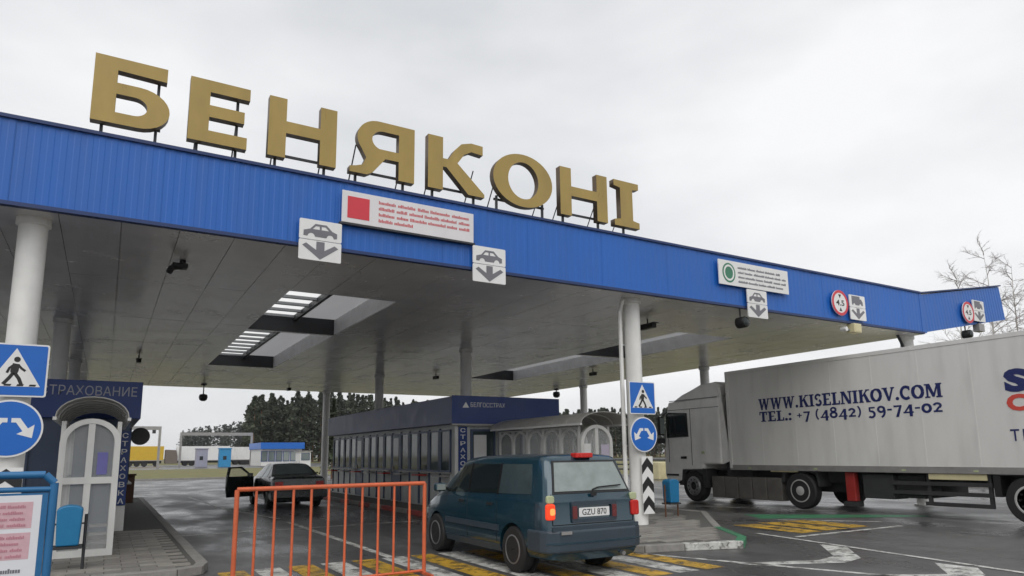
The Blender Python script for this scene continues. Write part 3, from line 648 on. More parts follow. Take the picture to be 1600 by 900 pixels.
# ------------------------------------------------------------------ glazed porches with a barrel roof
def porch(name, x0, x1, y0, y1, zb, zs, rise, lab, bays, over=.14):
    e = empty(name, ((x0+x1)/2, (y0+y1)/2, zb), lab, 'porch', 'glazed porches with barrel roofs'); cx = (x0+x1)/2; hw = (x1-x0)/2
    # roof shell
    n = 12; mb = MB(); oy0 = y0-over*1.8
    prof = [(cx+(hw+over)*math.cos(R_(180-180*i/n)), zs+rise*math.sin(R_(180*i/n))) for i in range(n+1)]
    prof2 = [(cx+(hw+over-.015)*math.cos(R_(180-180*i/n)), zs+(rise-.015)*math.sin(R_(180*i/n))) for i in range(n+1)]
    nb = max(2, int(round((y1-oy0)/.6)))
    for k in range(nb):
        ya = oy0+(y1-oy0)*k/nb; yb = oy0+(y1-oy0)*(k+1)/nb-.02
        m2 = MB(); N = n+1
        vs = [(p[0], ya, p[1]) for p in prof]+[(p[0], yb, p[1]) for p in prof]+[(p[0], ya, p[1]) for p in prof2]+[(p[0], yb, p[1]) for p in prof2]
        fs = [(i, i+1, N+i+1, N+i) for i in range(n)]+[(2*N+i, 3*N+i, 3*N+i+1, 2*N+i+1) for i in range(n)]+[(i, 2*N+i, 2*N+i+1, i+1) for i in range(n)]+[(N+i, N+i+1, 3*N+i+1, 3*N+i) for i in range(n)]+[(0, N, 3*N, 2*N), (n, 2*N+n, 3*N+n, N+n)]
        m2.add(vs, fs).build('roof_sheet', poly_roof, e, smooth=40)
        rib = MB()
        for i in range(n):
            a = prof2[i]; c = prof2[i+1]; rib.tube((a[0], yb+.01, a[1]-.005), (c[0], yb+.01, c[1]-.005), .016, 6)
        rib.build('roof_rib', frame_white, e)
    for s in (x0-over, x1+over): MB().box(s-.025, s+.025, oy0, y1, zs-.05, zs-.002).build('gutter', frame_white, e)
    # arched front
    fr = XF((cx, y0, zb)); hs = zs-zb-hw*.92-.02
    def arch(w, h, r): return [(-w,0),(w,0),(w,h)]+circ(0,h,w,r,16,0,180)[1:-1]+[(-w,h)]
    A1 = [(-hw,0),(hw,0),(hw,hs)]+circ(0,hs,hw,hw*.92,16,0,180)[1:-1]+[(-hw,hs)]
    mid = (zs-zb)*.53; f = .085
    up = [(-hw+f,mid+.07),(hw-f,mid+.07),(hw-f,hs)]+circ(0,hs,hw-f,(hw-f)*.92,16,0,180)[1:-1]+[(-hw+f,hs)]
    lo = [(-hw+f,.10),(hw-f,.10),(hw-f,mid-.03),(-hw+f,mid-.03)]
    shape('arched_frame', [A1, up, lo], fr, .09, frame_white, e)
    shape('mullion', [[(-.045,mid+.071),(.045,mid+.071),(.045,hs+(hw-f)*.90),(-.045,hs+(hw-f)*.90)]], fr, .08, frame_white, e, .004)
    shape('mullion', [[(-.045,.101),(.045,.101),(.045,mid-.031),(-.045,mid-.031)]], fr, .08, frame_white, e, .004)
    shape('pane', [up], fr, .008, pane_clear, e, .04); shape('pane', [lo], fr, .008, pane_clear, e, .041)
    for sx, sgn in ((x0, -1), (x1, 1)):
        for k in range(bays):
            ya = y0+.01+(y1-y0-.02)*k/bays; yb = y0+.01+(y1-y0-.02)*(k+1)/bays; w = (yb-ya)/2
            fr2 = ((sx, (ya+yb)/2, zb), (0, -sgn*-1, 0), (0,0,1), (sgn,0,0)); ww = w-.005
            A = [(-ww,0),(ww,0),(ww,zs-zb-.06),(-ww,zs-zb-.06)]; g = .045; ah = min(ww*.9,.42); hh = zs-zb-.11-ah
            U = [(-ww+g,mid+.05),(ww-g,mid+.05),(ww-g,hh)]+circ(0,hh,ww-g,ah,12,0,180)[1:-1]+[(-ww+g,hh)]
            Lw = [(-ww+g,.08),(ww-g,.08),(ww-g,mid-.03),(-ww+g,mid-.03)]
            U = [(-ww+g,mid+.05),(ww-g,mid+.05),(ww-g,zs-zb-.10),(-ww+g,zs-zb-.10)]
            shape('side_frame', [A, U, Lw], fr2, .06, frame_white, e, -.06); shape('pane', [U], fr2, .008, pane_clear, e, -.035); shape('pane', [Lw], fr2, .008, pane_clear, e, -.034)
            shape('arch_rib', [ribbon([(ww*.97*math.cos(R_(a)), hh+(ah-.01)*math.sin(R_(a))) for a in range(0, 181, 15)], .045)], fr2, .05, frame_white, e, -.055)
    return e
e = porch('arched_porch', -.60, .21, 12.6, 16.35, .12, 2.22, .32, 'white framed arched porch with barrel roof in front of the insurance booth', 3, .09)
fr = XF((-.19, 12.6, .12))
shape('paper_notice', [[(.10,1.22),(.24,1.22),(.24,1.56),(.10,1.56)]], fr, .004, mat('paper_violet', (.16,.15,.42), .5), e, .05)
for i in range(3): shape('step', [[(.06,.13+i*.11),(.33,.13+i*.11),(.33,.17+i*.11),(.06,.17+i*.11)]], ((-.19, 13.2+i*.25, .12), (1,0,0), (0,0,1), (0,-1,0)), .2, alu, e)
e = porch('arched_porch', 9.46, 10.38, 13.0, 16.8, .12, 2.26, .27, 'long glazed walkway with barrel roof leading to the control booth', 5, .24)
fr = XF((9.92, 13.0, .12))
shape('paper_notice', [[(-.42,1.35),(-.16,1.35),(-.16,1.68),(-.42,1.68)]], fr, .004, white_sign, e, .05)
shape('paper_notice', [[(.14,1.30),(.40,1.30),(.40,1.66),(.14,1.66)]], fr, .004, mat('paper_pale', (.55,.50,.62), .5), e, .05)

# ------------------------------------------------------------------ small street furniture
def litter_bin(x, y, lab, post_side):
    e = empty('litter_bin', (x, y, .12), lab, 'bin', 'blue litter bins'); z = .12
    pr = [(-.13,0),(.13,0),(.15,.46)]+circ(0,.46,.15,.07,10,0,180)[1:-1]+[(-.15,.46)]
    MB().prism(pr, (x, y+.13, z+.32), (1,0,0), (0,0,1), (0,-1,0), .26).build('bucket', bin_blue, e, bevel=.02)
    for s in (-1, 1): MB().tube((x+s*.19, y, z-.02), (x+s*.19, y, z+.72), .02).build('leg', dark_steel if post_side else wood_m, e)
    MB().tube((x-.19, y, z+.6), (x+.19, y, z+.6), .012).build('axle', dark_steel, e); MB().box(x-.17, x+.17, y-.14, y+.14, z+.28, z+.315).build('tray', dark_steel, e)
litter_bin(-.34, 11.2, 'blue litter bin beside the arched porch at left', True)
litter_bin(11.35, 12.05, 'blue litter bin in front of the lorry cab', False)

e = empty('information_board', (-.75, 5.0, 0), 'blue framed information board with pink and grey print at lower left', 'board')
bx0, bx1 = -1.42, -.245
MB().path([(bx0, 5, 0), (bx0, 5, 1.44), (bx0+.05, 5, 1.49), (bx1-.05, 5, 1.49), (bx1, 5, 1.44), (bx1, 5, 0)], .022, 10).build('tube_frame', board_blue, e, smooth=50)
MB().tube((bx0, 5, 1.405), (bx1, 5, 1.405), .016).tube((bx0, 5, .12), (bx1, 5, .12), .016).build('cross_rail', board_blue, e, smooth=50)
for s in (bx0, bx1): MB().box(s-.03, s+.03, 4.75, 5.25, 0, .03).build('foot', board_blue, e)
fr = XF((bx0+.025, 5.0, .14)); w = bx1-bx0-.05; h = 1.245
shape('panel', [[(0,0),(w,0),(w,h),(0,h)]], fr, .012, board_blue, e, -.006)
shape('sheet', [[(.03,.03),(w-.03,.03),(w-.03,h-.012),(.03,h-.012)]], fr, .002, mat('sheet_white', (.74,.75,.78), .35, var=.03), e, .0061)
y = h-.05
for blk in range(2):
    shape('pink_block', [[(.06,y-.15),(w-.07,y-.15),(w-.07,y),(.06,y)]], fr, .0008, pink, e, .0083)
    for i in range(4): words(e, fr, .08, w-.10, y-.035-i*.035, .018, mat('print_rose', (.50,.22,.27), .6), .0093, 60+blk*5+i)
    y -= .175
for i in range(12):
    words(e, fr, .06, w-.08-(.1 if i % 4 == 3 else 0), y-.05-i*.062, .026, sign_grey, .0085, 80+i)

e = empty('barrier_fence', (2.6, 8.83, 0), 'orange painted steel barrier fence standing across the lane', 'barrier')
fx0, fx1 = 1.39, 3.82; fyL, fyR = 8.80, 8.86
P = lambda t, z: (fx0+(fx1-fx0)*t, fyL+(fyR-fyL)*t, z)
MB().tube(P(0,1.2), P(1,1.2), .027, 8).build('top_rail', orange, e, smooth=50); MB().tube(P(0,.05), P(1,.05), .018, 8).build('bottom_rail', orange, e, smooth=50)
for i in range(12):
    t = i/11; rr_ = .028 if i in (0, 11) else .017
    MB().tube(P(t, 0 if i in (0, 11) else .05), P(t, 1.195), rr_, 8).build('post' if i in (0, 11) else 'bar', orange, e, smooth=50)
for t in (0, 1):
    q = P(t, 0); MB().box(q[0]-.02, q[0]+.02, q[1]-.28, q[1]+.08, 0, .03).build('foot', orange, e)
e = empty('brown_post', (.82, 27, .12), 'brown wooden box post beside the insurance booth', 'post')
MB().box(.68, .95, 26.9, 27.1, .1, 1.0).build('body', wood_m, e, bevel=.02); MB().box(.64, .99, 26.86, 27.14, 1.0, 1.06).build('cap', wood_m, e)
e = empty('round_lamp', (.62, 18, 1.9), 'round black lamp on a bracket at the insurance booth corner', 'lamp')
MB().lathe([(.03,.1),(.16,.08),(.2,.0),(.19,-.05)], (.68, 18, 2.08), (0,1,0), 20).build('disc', black, e, smooth=50); MB().tube((.42, 18.05, 2.08), (.68, 18.05, 2.08), .02).build('arm', dark_steel, e)
# ------------------------------------------------------------------ cars: lofted shells in local coordinates (x across, y towards the front, z up)
class Shell:
    def __init__(s, st, tilt=None, zb=.22):
        """st rows: y, half width, waist z, roof z, roof half width"""
        st = np.array(st, float); ys = []
        for a, b in zip(st[:, 0], st[1:, 0]): ys += list(np.linspace(a, b, 5)[:-1])
        ys.append(st[-1, 0]); ys = np.array(ys)
        def sm(c):                       # smooth the piecewise profile a little
            v = np.interp(ys, st[:, 0], st[:, c]); k = v.copy()
            k[1:-1] = .25*v[:-2]+.5*v[1:-1]+.25*v[2:]; return k
        w, wz, rz, rw = sm(1), sm(2), sm(3), sm(4); G = []
        for i, y in enumerate(ys):
            W_, q, r_, u_ = w[i], wz[i], rz[i], rw[i]; q = min(q, r_-.04)
            sec = [(0, zb), (.80*W_, zb), (.94*W_, zb+.03), (.985*W_, zb+.12), (W_, .46), (1.0*W_, min(.68, q-.06)), (.985*W_, q-.03), (.97*W_, q)]
            gl = r_-.09 if r_-.09 > q+.03 else q+.02
            f = (gl-q)/max(r_-q, .05); xe = .97*W_+(u_-.97*W_)*min(1, max(0, (r_-q)/.45))
            sec += [(.97*W_+(xe-.97*W_)*.5, q+(gl-q)*.5), (xe, gl), (xe-.03, gl+(r_-gl)*.55), (xe-.10, r_-.014), (xe*.5, r_), (0, r_+.008)]
            row = []
            for (x, z) in sec:
                dy = 0
                if tilt and y < .5: dy = tilt(z)*(1-y/.5)
                row.append((x, y+dy, z))
            G.append(row)
        s.G = np.array(G); s.ys = ys; s.tilt = tilt
    def mesh(s):
        G = s.G; n, m, _ = G.shape; mb = MB(); full = np.concatenate([G, (G*[-1, 1, 1])[:, ::-1][:, 1:-1]], 1); m2 = full.shape[1]
        vs = [tuple(p) for row in full for p in row]; fs = []
        for i in range(n-1):
            for j in range(m2): fs.append((i*m2+j, i*m2+(j+1) % m2, (i+1)*m2+(j+1) % m2, (i+1)*m2+j))
        for b in (0, (n-1)*m2):
            for j in range(m-1):         # end caps as ladders
                a0, a1 = j, j+1; c0, c1 = (m2-j) % m2, (m2-j-1) % m2
                if j == 0: fs.append((b+0, b+1, b+m2-1))
                elif j == m-2: fs.append((b+a0, b+a1, b+c0))
                else: fs.append((b+a0, b+a1, b+c1, b+c0))
        return mb.add(vs, fs).mesh('body')
    def side(s, y, z):
        i = np.interp(y, s.ys, np.arange(len(s.ys))); a = int(min(i, len(s.ys)-2)); f = i-a
        row = s.G[a]*(1-f)+s.G[a+1]*f; return float(np.interp(z, row[2:12, 2], row[2:12, 0]))
    def top(s, x, y):
        i = np.interp(y, s.ys, np.arange(len(s.ys))); a = int(min(i, len(s.ys)-2)); f = i-a
        row = s.G[a]*(1-f)+s.G[a+1]*f; return float(np.interp(abs(x), row[:6:-1, 0], row[:6:-1, 2]))
def patch(name, c4, fn, m, parent, nx=6, ny=4, t=.006, corner=0.0):
    """four corners in surface coordinates -> a curved pane with thickness"""
    vs = []; fs = []
    for j in range(ny+1):
        for i in range(nx+1):
            u, v = i/nx, j/ny
            p = [(1-u)*(1-v)*c4[0][k]+u*(1-v)*c4[1][k]+u*v*c4[2][k]+(1-u)*v*c4[3][k] for k in (0, 1)]
            vs.append(fn(*p))
    for j in range(ny):
        for i in range(nx): a = j*(nx+1)+i; fs.append((a, a+1, a+nx+2, a+nx+1))
    o = MB().add(vs, fs).build(name, m, parent, local=True, smooth=60)
    sd_ = o.modifiers.new('thick', 'SOLIDIFY'); sd_.thickness = t; sd_.offset = 0
    es = o.modifiers.new('edges', 'EDGE_SPLIT'); es.split_angle = R_(40); return o
def boolcut(o, cutters):
    for me in cutters:
        c = bpy.data.objects.new('cut', me); COL.objects.link(c); md = o.modifiers.new('b', 'BOOLEAN'); md.object = c; md.operation = 'DIFFERENCE'; md.solver = 'EXACT'; c.parent = o.parent
    dg = bpy.context.evaluated_depsgraph_get(); me = bpy.data.meshes.new_from_object(o.evaluated_get(dg))
    for md in list(o.modifiers):
        cc = md.object; o.modifiers.remove(md); bpy.data.objects.remove(cc)
    o.data = me
    me.polygons.foreach_set('use_smooth', [True]*len(me.polygons)); me.set_sharp_from_angle(angle=R_(38))
def wheel(parent, x, y, r, w, sgn, rim, spokes=5, dish=.02, z=None):
    z = r if z is None else z
    t = MB().lathe([(r*.60,-w/2),(r*.93,-w/2),(r,-w*.36),(r,w*.36),(r*.93,w/2),(r*.60,w/2)], (x, y, z), (1,0,0), 30).build('wheel', tyre_m, parent, local=True, smooth=35)
    xo = x+sgn*(w/2-.025)
    MB().lathe([(r*.64,0),(r*.64,.03),(r*.58,.034),(r*.55,-.02),(r*.2,-dish),(r*.16,.02),(r*.05,.025)], (xo, y, z), (sgn,0,0), 26).build('rim', rim, t, local=True, smooth=35)
    mb = MB()
    for k in range(spokes):
        a = 2*math.pi*k/spokes+.3; mb.tube((xo+sgn*.012, y+math.cos(a)*r*.36, z+math.sin(a)*r*.36), (xo+sgn*.018, y+math.cos(a)*r*.36, z+math.sin(a)*r*.36), r*.085, 8)
    mb.build('wheel_holes' if spokes > 6 else 'wheel_nut', black, t, local=True)
    return t

# ---- teal people carrier
van = empty('minivan', (5.65, 7.42, 0), 'dark teal minivan seen from behind with a lit brake lamp', 'minivan')
van_p = mat('van_teal', (.006,.040,.064), .22, metal=.25, var=.03, coat=1., rvar=.03, dirt=.0)
rubber = mat('black_rubber', (.010,.010,.011), .85, spec=.15)
lamp_dim = mat('lamp_dim', (.16,.03,.03), .35)
van_trim = mat('van_bumper', (.035,.052,.070), .36, var=.06, dirt=.05)
tl = lambda z: float(np.interp(z, [.2,.34,.62,.66,.98,1.10,1.5,1.6], [.05,.0,.0,.05,.06,.10,.27,.34]))
V = Shell([(0,.68,.98,1.50,.52),(.04,.725,.98,1.535,.565),(.12,.76,.98,1.558,.61),(.28,.78,.98,1.566,.64),(.6,.785,.98,1.57,.65),(1.3,.785,.97,1.575,.66),(2.1,.785,.96,1.565,.655),(2.55,.78,.95,1.53,.64),(2.85,.775,.95,1.36,.63),(3.25,.77,.94,1.06,.66),(3.5,.76,.88,.97,.66),(3.8,.73,.78,.86,.62),(4.02,.66,.66,.74,.55),(4.1,.56,.58,.64,.46)], tl)
body = link('body', V.mesh(), van_p, van, local=True)
RW = .305; wy = (.86, 3.40)
boolcut(body, [MB().lathe([(RW+.055,-.12),(RW+.055,.2)], (s*.70, yy, RW-.01), (s,0,0), 28).mesh('c') for yy in wy for s in (-1, 1)])
for yy in wy:
    for s in (-1, 1):
        wheel(van, s*.685, yy, RW, .19, s, rim_m, 8)
        MB().lathe([(RW+.05,0),(RW+.05,.02)], (s*.575, yy, RW), (s,0,0), 24).build('wheel_well', black, van, local=True)
sf = lambda s, off=.004: (lambda y, z: (s*(V.side(y, z)+off), y, z))
rf = lambda off=.006: (lambda x, z: (x, tl(z)-off, z))
for s in (-1, 1):
    patch('side_window', [(.42,1.05),(1.28,1.03),(1.28,1.44),(.52,1.44)], sf(s), glass_booth, van)
    patch('side_window', [(1.34,1.03),(2.20,1.01),(2.20,1.44),(1.34,1.44)], sf(s), glass_dark, van)
    patch('side_window', [(2.26,1.01),(3.02,.99),(2.58,1.40),(2.26,1.44)], sf(s), glass_dark, van)
    for a in (1.31, 2.23): patch('pillar_trim', [(a-.03,1.02),(a+.03,1.02),(a+.03,1.45),(a-.03,1.45)], sf(s, .003), rubber, van, 2, 4)
    patch('rub_strip', [(1.22,.52),(3.0,.52),(3.0,.60),(1.22,.60)], sf(s, .012), van_trim, van, 10, 2, .02)
    patch('sill_cover', [(1.22,.24),(3.02,.24),(3.02,.33),(1.22,.33)], sf(s, .008), van_trim, van, 10, 2, .012)
    for a in (1.31, 2.23): patch('door_gap', [(a-.005,.36),(a+.005,.36),(a+.005,1.0),(a-.005,1.0)], sf(s, .002), black, van, 1, 6, .003)
    for a in (1.42, 2.34): patch('door_handle', [(a,.86),(a+.16,.86),(a+.16,.895),(a,.895)], sf(s, .014), black, van, 2, 1, .02)
    # tail lamp wraps the corner: low block
    lx = s*.715
    lp = MB(); pr = rbox(.135, .20, .03, -.0675, 0)
    tm = shape('tail_lamp', [pr], ((lx-s*.02, .055, .74), (1,0,0), (0,0,1), (0,-1,0)), .05, lamp_lit if s < 0 else lamp_red, van, -.02, local=True, bevel=.015)
    if s < 0: shape('lamp_core', [rbox(.075, .085, .025, -.02, .06)], ((lx-s*.02, .055, .74), (1,0,0), (0,0,1), (0,-1,0)), .004, lamp_core, tm, .031, local=True)
    shape('indicator', [rbox(.115, .10, .03, -.0575, .205)], ((lx-s*.03, .07, .74), (1,0,0), (0,0,1), (0,-1,0)), .045, lamp_pale, tm, -.02, local=True, bevel=.012)
    mm = empty_m = MB().box(s*.80-.0, s*.80+s*.19, 2.93, 3.03, 1.0, 1.13).build('wing_mirror', van_p, van, local=True, bevel=.03, segs=3)
    MB().box(s*.82, s*.97, 2.922, 2.929, 1.02, 1.11).build('mirror_glass', glass_pale, mm, local=True); MB().tube((s*.73, 2.98, 1.03), (s*.82, 2.98, 1.05), .025).build('mirror_arm', black, mm, local=True)
patch('rear_window', [(-.60,1.09),(.60,1.09),(.50,1.46),(-.50,1.46)], rf(.012), glass_pale, van, 8, 5)
patch('window_seal', [(-.635,1.06),(.635,1.06),(.525,1.485),(-.525,1.485)], rf(.004), black, van, 8, 5)
shape('wiper', [ribbon([(0,1.10),(.10,1.13),(.48,1.15)], .018)], ((0, .09, 0), (1,0,0), (0,0,1), (0,-1,0)), .015, black, van, .01, local=True)
for c4 in ([(-.665,.67),(-.655,.67),(-.655,1.06),(-.665,1.06)], [(.655,.67),(.665,.67),(.665,1.06),(.655,1.06)], [(-.66,.665),(.66,.665),(.66,.675),(-.66,.675)]): patch('tailgate_gap', c4, rf(.003), rubber, van, 8, 6, .003)
brk = MB().box(-.14, .14, .22, .36, 1.52, 1.585).build('high_brake_lamp', lamp_red, van, local=True, bevel=.012)
fr = ((0, .05, .70), (1,0,0), (0,0,1), (0,-1,0))
shape('plate_recess', [rbox(.74, .27, .03, -.37, -.01), rbox(.56, .17, .015, -.28, .035)], fr, .025, van_trim, van, -.005, local=True, bevel=.008)
shape('reversing_lamp', [rbox(.07, .16, .01, -.36, .04)], fr, .012, lamp_dim, van, .018, local=True); shape('reversing_lamp', [rbox(.07, .16, .01, .29, .04)], fr, .012, lamp_dim, van, .018, local=True)
pl = shape('number_plate', [rbox(.50, .115, .01, -.25, .06)], fr, .008, white_sign, van, .004, local=True)
text('plate_print', 'GZU 870', fr, -.20, .079, .40, .078, sign_black, pl, .0122, .001, .01, local=True)
shape('tailgate_badge', [rbox(.09, .05, .01, -.045, .32)], fr, .012, black, van, .0, local=True)
patch('bumper_strip', [(-.70,.60),(.70,.60),(.70,.655),(-.70,.655)], lambda x, z: (x, -.015+.09*max(0,abs(x)-.4)**1.5, z), van_trim, van, 8, 1, .03)
MB().prism([(-.80,.46),(-.805,.14),(-.76,.03),(-.62,-.04),(-.3,-.065),(.3,-.065),(.62,-.04),(.76,.03),(.805,.14),(.80,.46)], (0,0,.33), (1,0,0), (0,1,0), (0,0,1), .28).build('rear_bumper', van_trim, van, local=True, bevel=.03, segs=3)
MB().prism([(-.78,.03),(-.63,-.046),(-.3,-.071),(.3,-.071),(.63,-.046),(.78,.03)], (0,0,.44), (1,0,0), (0,1,0), (0,0,1), .022).build('bumper_groove', van_p, van, local=True)
patch('bumper_reflector', [(-.60,.56),(-.44,.56),(-.44,.60),(-.60,.60)], lambda x, z: (x, -.058, z), alu, van, 2, 1, .012)
patch('windscreen', [(-.58,3.20),(.58,3.20),(.52,2.62),(-.52,2.62)], lambda x, y: (x, y, V.top(x, y)+.006), glass_dark, van, 8, 6)
MB().tube((.42, .1, .27), (.42, -.03, .26), .03).build('exhaust', rim_m, van, local=True)
for s in (-1, 1): MB().box(s*.55-.12, s*.55+.12, 3.98, 4.06, .56, .68).build('headlamp', glass_pale, van, local=True, bevel=.02)

# ---- dark saloon with its door open
sed = empty('saloon_car', (5.28, 21.9, 0), 'dark saloon car with its left front door open, beyond the barrier', 'car')
sed_p = mat('saloon_dark', (.016,.022,.024), .3, metal=.2, var=.06, coat=.6, dirt=.15)
t2 = lambda z: float(np.interp(z, [.2,.34,.6,.64,.9,1.0], [.06,.0,.0,.05,.07,.12]))
C2 = Shell([(0,.76,.90,.95,.60),(.15,.82,.90,.985,.62),(.65,.84,.90,1.0,.62),(.95,.845,.90,1.16,.60),(1.35,.85,.90,1.355,.58),(1.9,.85,.89,1.385,.58),(2.5,.85,.88,1.36,.58),(2.85,.845,.88,1.18,.60),(3.25,.84,.86,.97,.62),(3.8,.81,.80,.88,.6),(4.15,.74,.70,.76,.56),(4.3,.6,.6,.66,.5)], t2, .2)
body = link('body', C2.mesh(), sed_p, sed, local=True)
boolcut(body, [MB().lathe([(.355,-.12),(.355,.25)], (s*.72, yy, .30), (s,0,0), 24).mesh('c') for yy in (.85, 3.45) for s in (-1, 1)])
for yy in (.85, 3.45):
    for s in (-1, 1): wheel(sed, s*.735, yy, .30, .18, s, rim_m, 8)
sf2 = lambda s: (lambda y, z: (s*(C2.side(y, z)+.005), y, z))
for s in (-1, 1):
    patch('side_window', [(1.05,.95),(1.75,.94),(1.75,1.28),(1.35,1.28)], sf2(s), glass_pale if s < 0 else glass_dark, sed); patch('side_window', [(1.82,.94),(2.85,.93),(2.48,1.26),(1.82,1.29)], sf2(s), glass_pale if s < 0 else glass_dark, sed)  # left panes use paler glass, their brightness put into the colour
    shape('tail_lamp', [rbox(.24, .14, .02, -.12, 0)], ((s*.62, .06, .68), (1,0,0), (0,0,1), (0,-1,0)), .03, lamp_red, sed, .0, local=True)
patch('rear_window', [(-.58,.70),(.58,.70),(.50,1.30),(-.50,1.30)], lambda x, y: (x, y, C2.top(x, y)+.006), glass_m, sed, 8, 6)
patch('windscreen', [(-.58,3.2),(.58,3.2),(.5,2.58),(-.5,2.58)], lambda x, y: (x, y, C2.top(x, y)+.006), glass_dark, sed, 8, 6)
shape('number_plate', [rbox(.5, .11, .01, -.25, .0)], ((0, .05, .60), (1,0,0), (0,0,1), (0,-1,0)), .01, white_sign, sed, .01, local=True)
MB().prism([(-.84,.32),(.84,.32),(.84,.56),(-.84,.56)], (0,.0,0), (1,0,0), (0,0,1), (0,-1,0), .05, -.02).build('rear_bumper', sed_p, sed, local=True, bevel=.03)
da = R_(62); dv = Vector((-math.sin(da), -math.cos(da), 0)); hin = Vector((-.86, 2.95, 0)); nn_ = Vector((-dv.y, dv.x, 0))
dr = shape('open_door', [[(0,.28),(1.0,.28),(1.05,.55),(1.05,.93),(.98,1.26),(.50,1.27),(.02,.93)], [(.10,.95),(.98,.95),(.92,1.21),(.53,1.22)]], (hin, dv, (0,0,1), nn_), .07, sed_p, sed, -.03, local=True)
shape('door_pane', [[(.10,.95),(.98,.95),(.92,1.21),(.53,1.22)]], (hin, dv, (0,0,1), nn_), .006, pane_clear, dr, .0, local=True)
MB().box(-1.08, -.90, 2.78, 2.86, .92, 1.05).build('wing_mirror', sed_p, sed, local=True, bevel=.02)

# ------------------------------------------------------------------ lorry tractor (world coordinates, faces +Y)
X0 = 16.58
trk = empty('tractor_unit', (X0+1.2, 15.5, 0), 'off white lorry tractor unit with tall roof fairing', 'lorry')
side = [(15.30,1.18),(16.05,1.18),(16.1,1.0),(17.0,.98),(17.05,.62),(17.72,.55),(17.86,.80),(17.86,1.30),(17.78,2.1),(17.66,2.95),(17.58,3.27),(15.30,3.30)]
cabx = (X0+.02, X0+2.46)
frT = ((cabx[0], 0, 0), (0,1,0), (0,0,1), (-1,0,0))
MB().prism(side, (cabx[0], 0, 0), (0,1,0), (0,0,1), (1,0,0), 2.44).build('cab', cab_white, trk, bevel=.07, segs=4)
MB().prism([(15.32,3.27),(17.45,3.27),(17.0,3.48),(16.6,3.60),(16.15,3.75),(15.5,3.80),(15.32,3.72)], (cabx[0]+.06, 0, 0), (0,1,0), (0,0,1), (1,0,0), 2.3).build('roof_fairing', cab_white, trk, bevel=.08, segs=4)
MB().prism([(14.98,1.3),(15.28,1.2),(15.30,3.55),(15.24,3.62)], (cabx[0]+.03, 0, 0), (0,1,0), (0,0,1), (1,0,0), .03).build('side_deflector', cab_white, trk)
MB().box(X0+.04, X0+.10, 17.1, 17.84, .56, .60).build('step', chassis_m, trk); MB().box(X0+.0, X0+.06, 17.2, 17.75, .80, .86).build('step', chassis_m, trk)
MB().box(X0-.0, X0+.03, 16.0, 16.12, 1.52, 1.60).build('marker_lamp', lamp_pale, trk)
shape('fairing_seam', [[(15.35,3.285),(17.5,3.285),(17.5,3.31),(15.35,3.31)]], frT, .006, sign_grey, trk, .0)
dpl = [(16.72,2.13),(17.62,2.11),(17.62,2.80),(17.55,2.86),(16.75,2.80)]
shape('side_window', [dpl], frT, .006, glass_dark, trk, .003); shape('window_frame', [[(16.67,2.08),(17.68,2.06),(17.68,2.84),(17.58,2.92),(16.70,2.86)], dpl], frT, .012, black, trk, .003)
shape('quarter_pane_bar', [[(17.28,2.12),(17.32,2.12),(17.32,2.81),(17.28,2.81)]], frT, .012, black, trk, .009)
for (a, b_) in (((16.55,1.15),(16.57,3.0)), ((17.60,1.25),(17.62,2.05))): shape('door_gap', [[a, (b_[0],a[1]), b_, (a[0],b_[1])]], frT, .004, black, trk, .001)
shape('door_gap', [[(15.32,2.98),(17.6,2.98),(17.6,3.0),(15.32,3.0)]], frT, .004, sign_grey, trk, .001)
shape('door_handle', [[(16.80,1.36),(17.05,1.36),(17.05,1.44),(16.80,1.44)]], frT, .03, black, trk, .001, bevel=.01)
shape('windscreen_visor', [[(17.5,2.98),(17.98,2.86),(18.0,2.92),(17.5,3.10)]], frT, 2.3, glass_dark, trk, -2.36)
shape('windscreen', [[(17.66,2.85),(17.72,2.85),(17.84,1.92),(17.78,1.92)]], frT, 2.1, glass_dark, trk, -2.27)
mr = MB().box(X0-.24, X0-.02, 17.74, 17.88, 2.15, 2.80).build('mirror', black, trk, bevel=.04); MB().box(X0-.22, X0-.04, 17.73, 17.738, 2.2, 2.75).build('mirror_glass', glass_pale, mr)
MB().box(X0-.26, X0-.02, 17.72, 17.9, 1.88, 2.06).build('mirror', black, trk, bevel=.03); MB().tube((X0-.1, 17.8, 2.8), (X0+.1, 17.7, 2.95), .02).build('mirror_arm', black, trk)
MB().prism([(15.95,.45),(16.0,1.02),(16.35,1.14),(16.85,1.14),(17.15,.98),(17.2,.5),(17.02,.5),(16.95,.85),(16.8,.97),(16.4,.97),(16.15,.85),(16.1,.45)], (X0+.03, 0, 0), (0,1,0), (0,0,1), (1,0,0), .5).build('wheel_arch', chassis_m, trk, bevel=.01)
for i in range(5):
    MB().box(X0+.08, X0+.7, 13.2+i*.53, 13.2+i*.53+.50, .17, .82).build('tank_panel', mat('tank_grey', (.12,.11,.10), .5, var=.2, dirt=.3), trk, bevel=.02)
MB().box(X0+.75, X0+1.75, 11.2, 17.4, .45, .95).build('chassis', chassis_m, trk)
MB().box(X0+.2, X0+2.3, 14.3, 15.28, .84, 1.35).build('cab_rear_deck', chassis_m, trk); MB().box(X0+.3, X0+2.2, 15.0, 15.26, 1.3, 3.4).build('air_intake', chassis_m, trk)
MB().box(X0+.12, X0+.3, 14.99, 15.02, 1.9, 2.75).build('red_hose_panel', red_paint, trk)
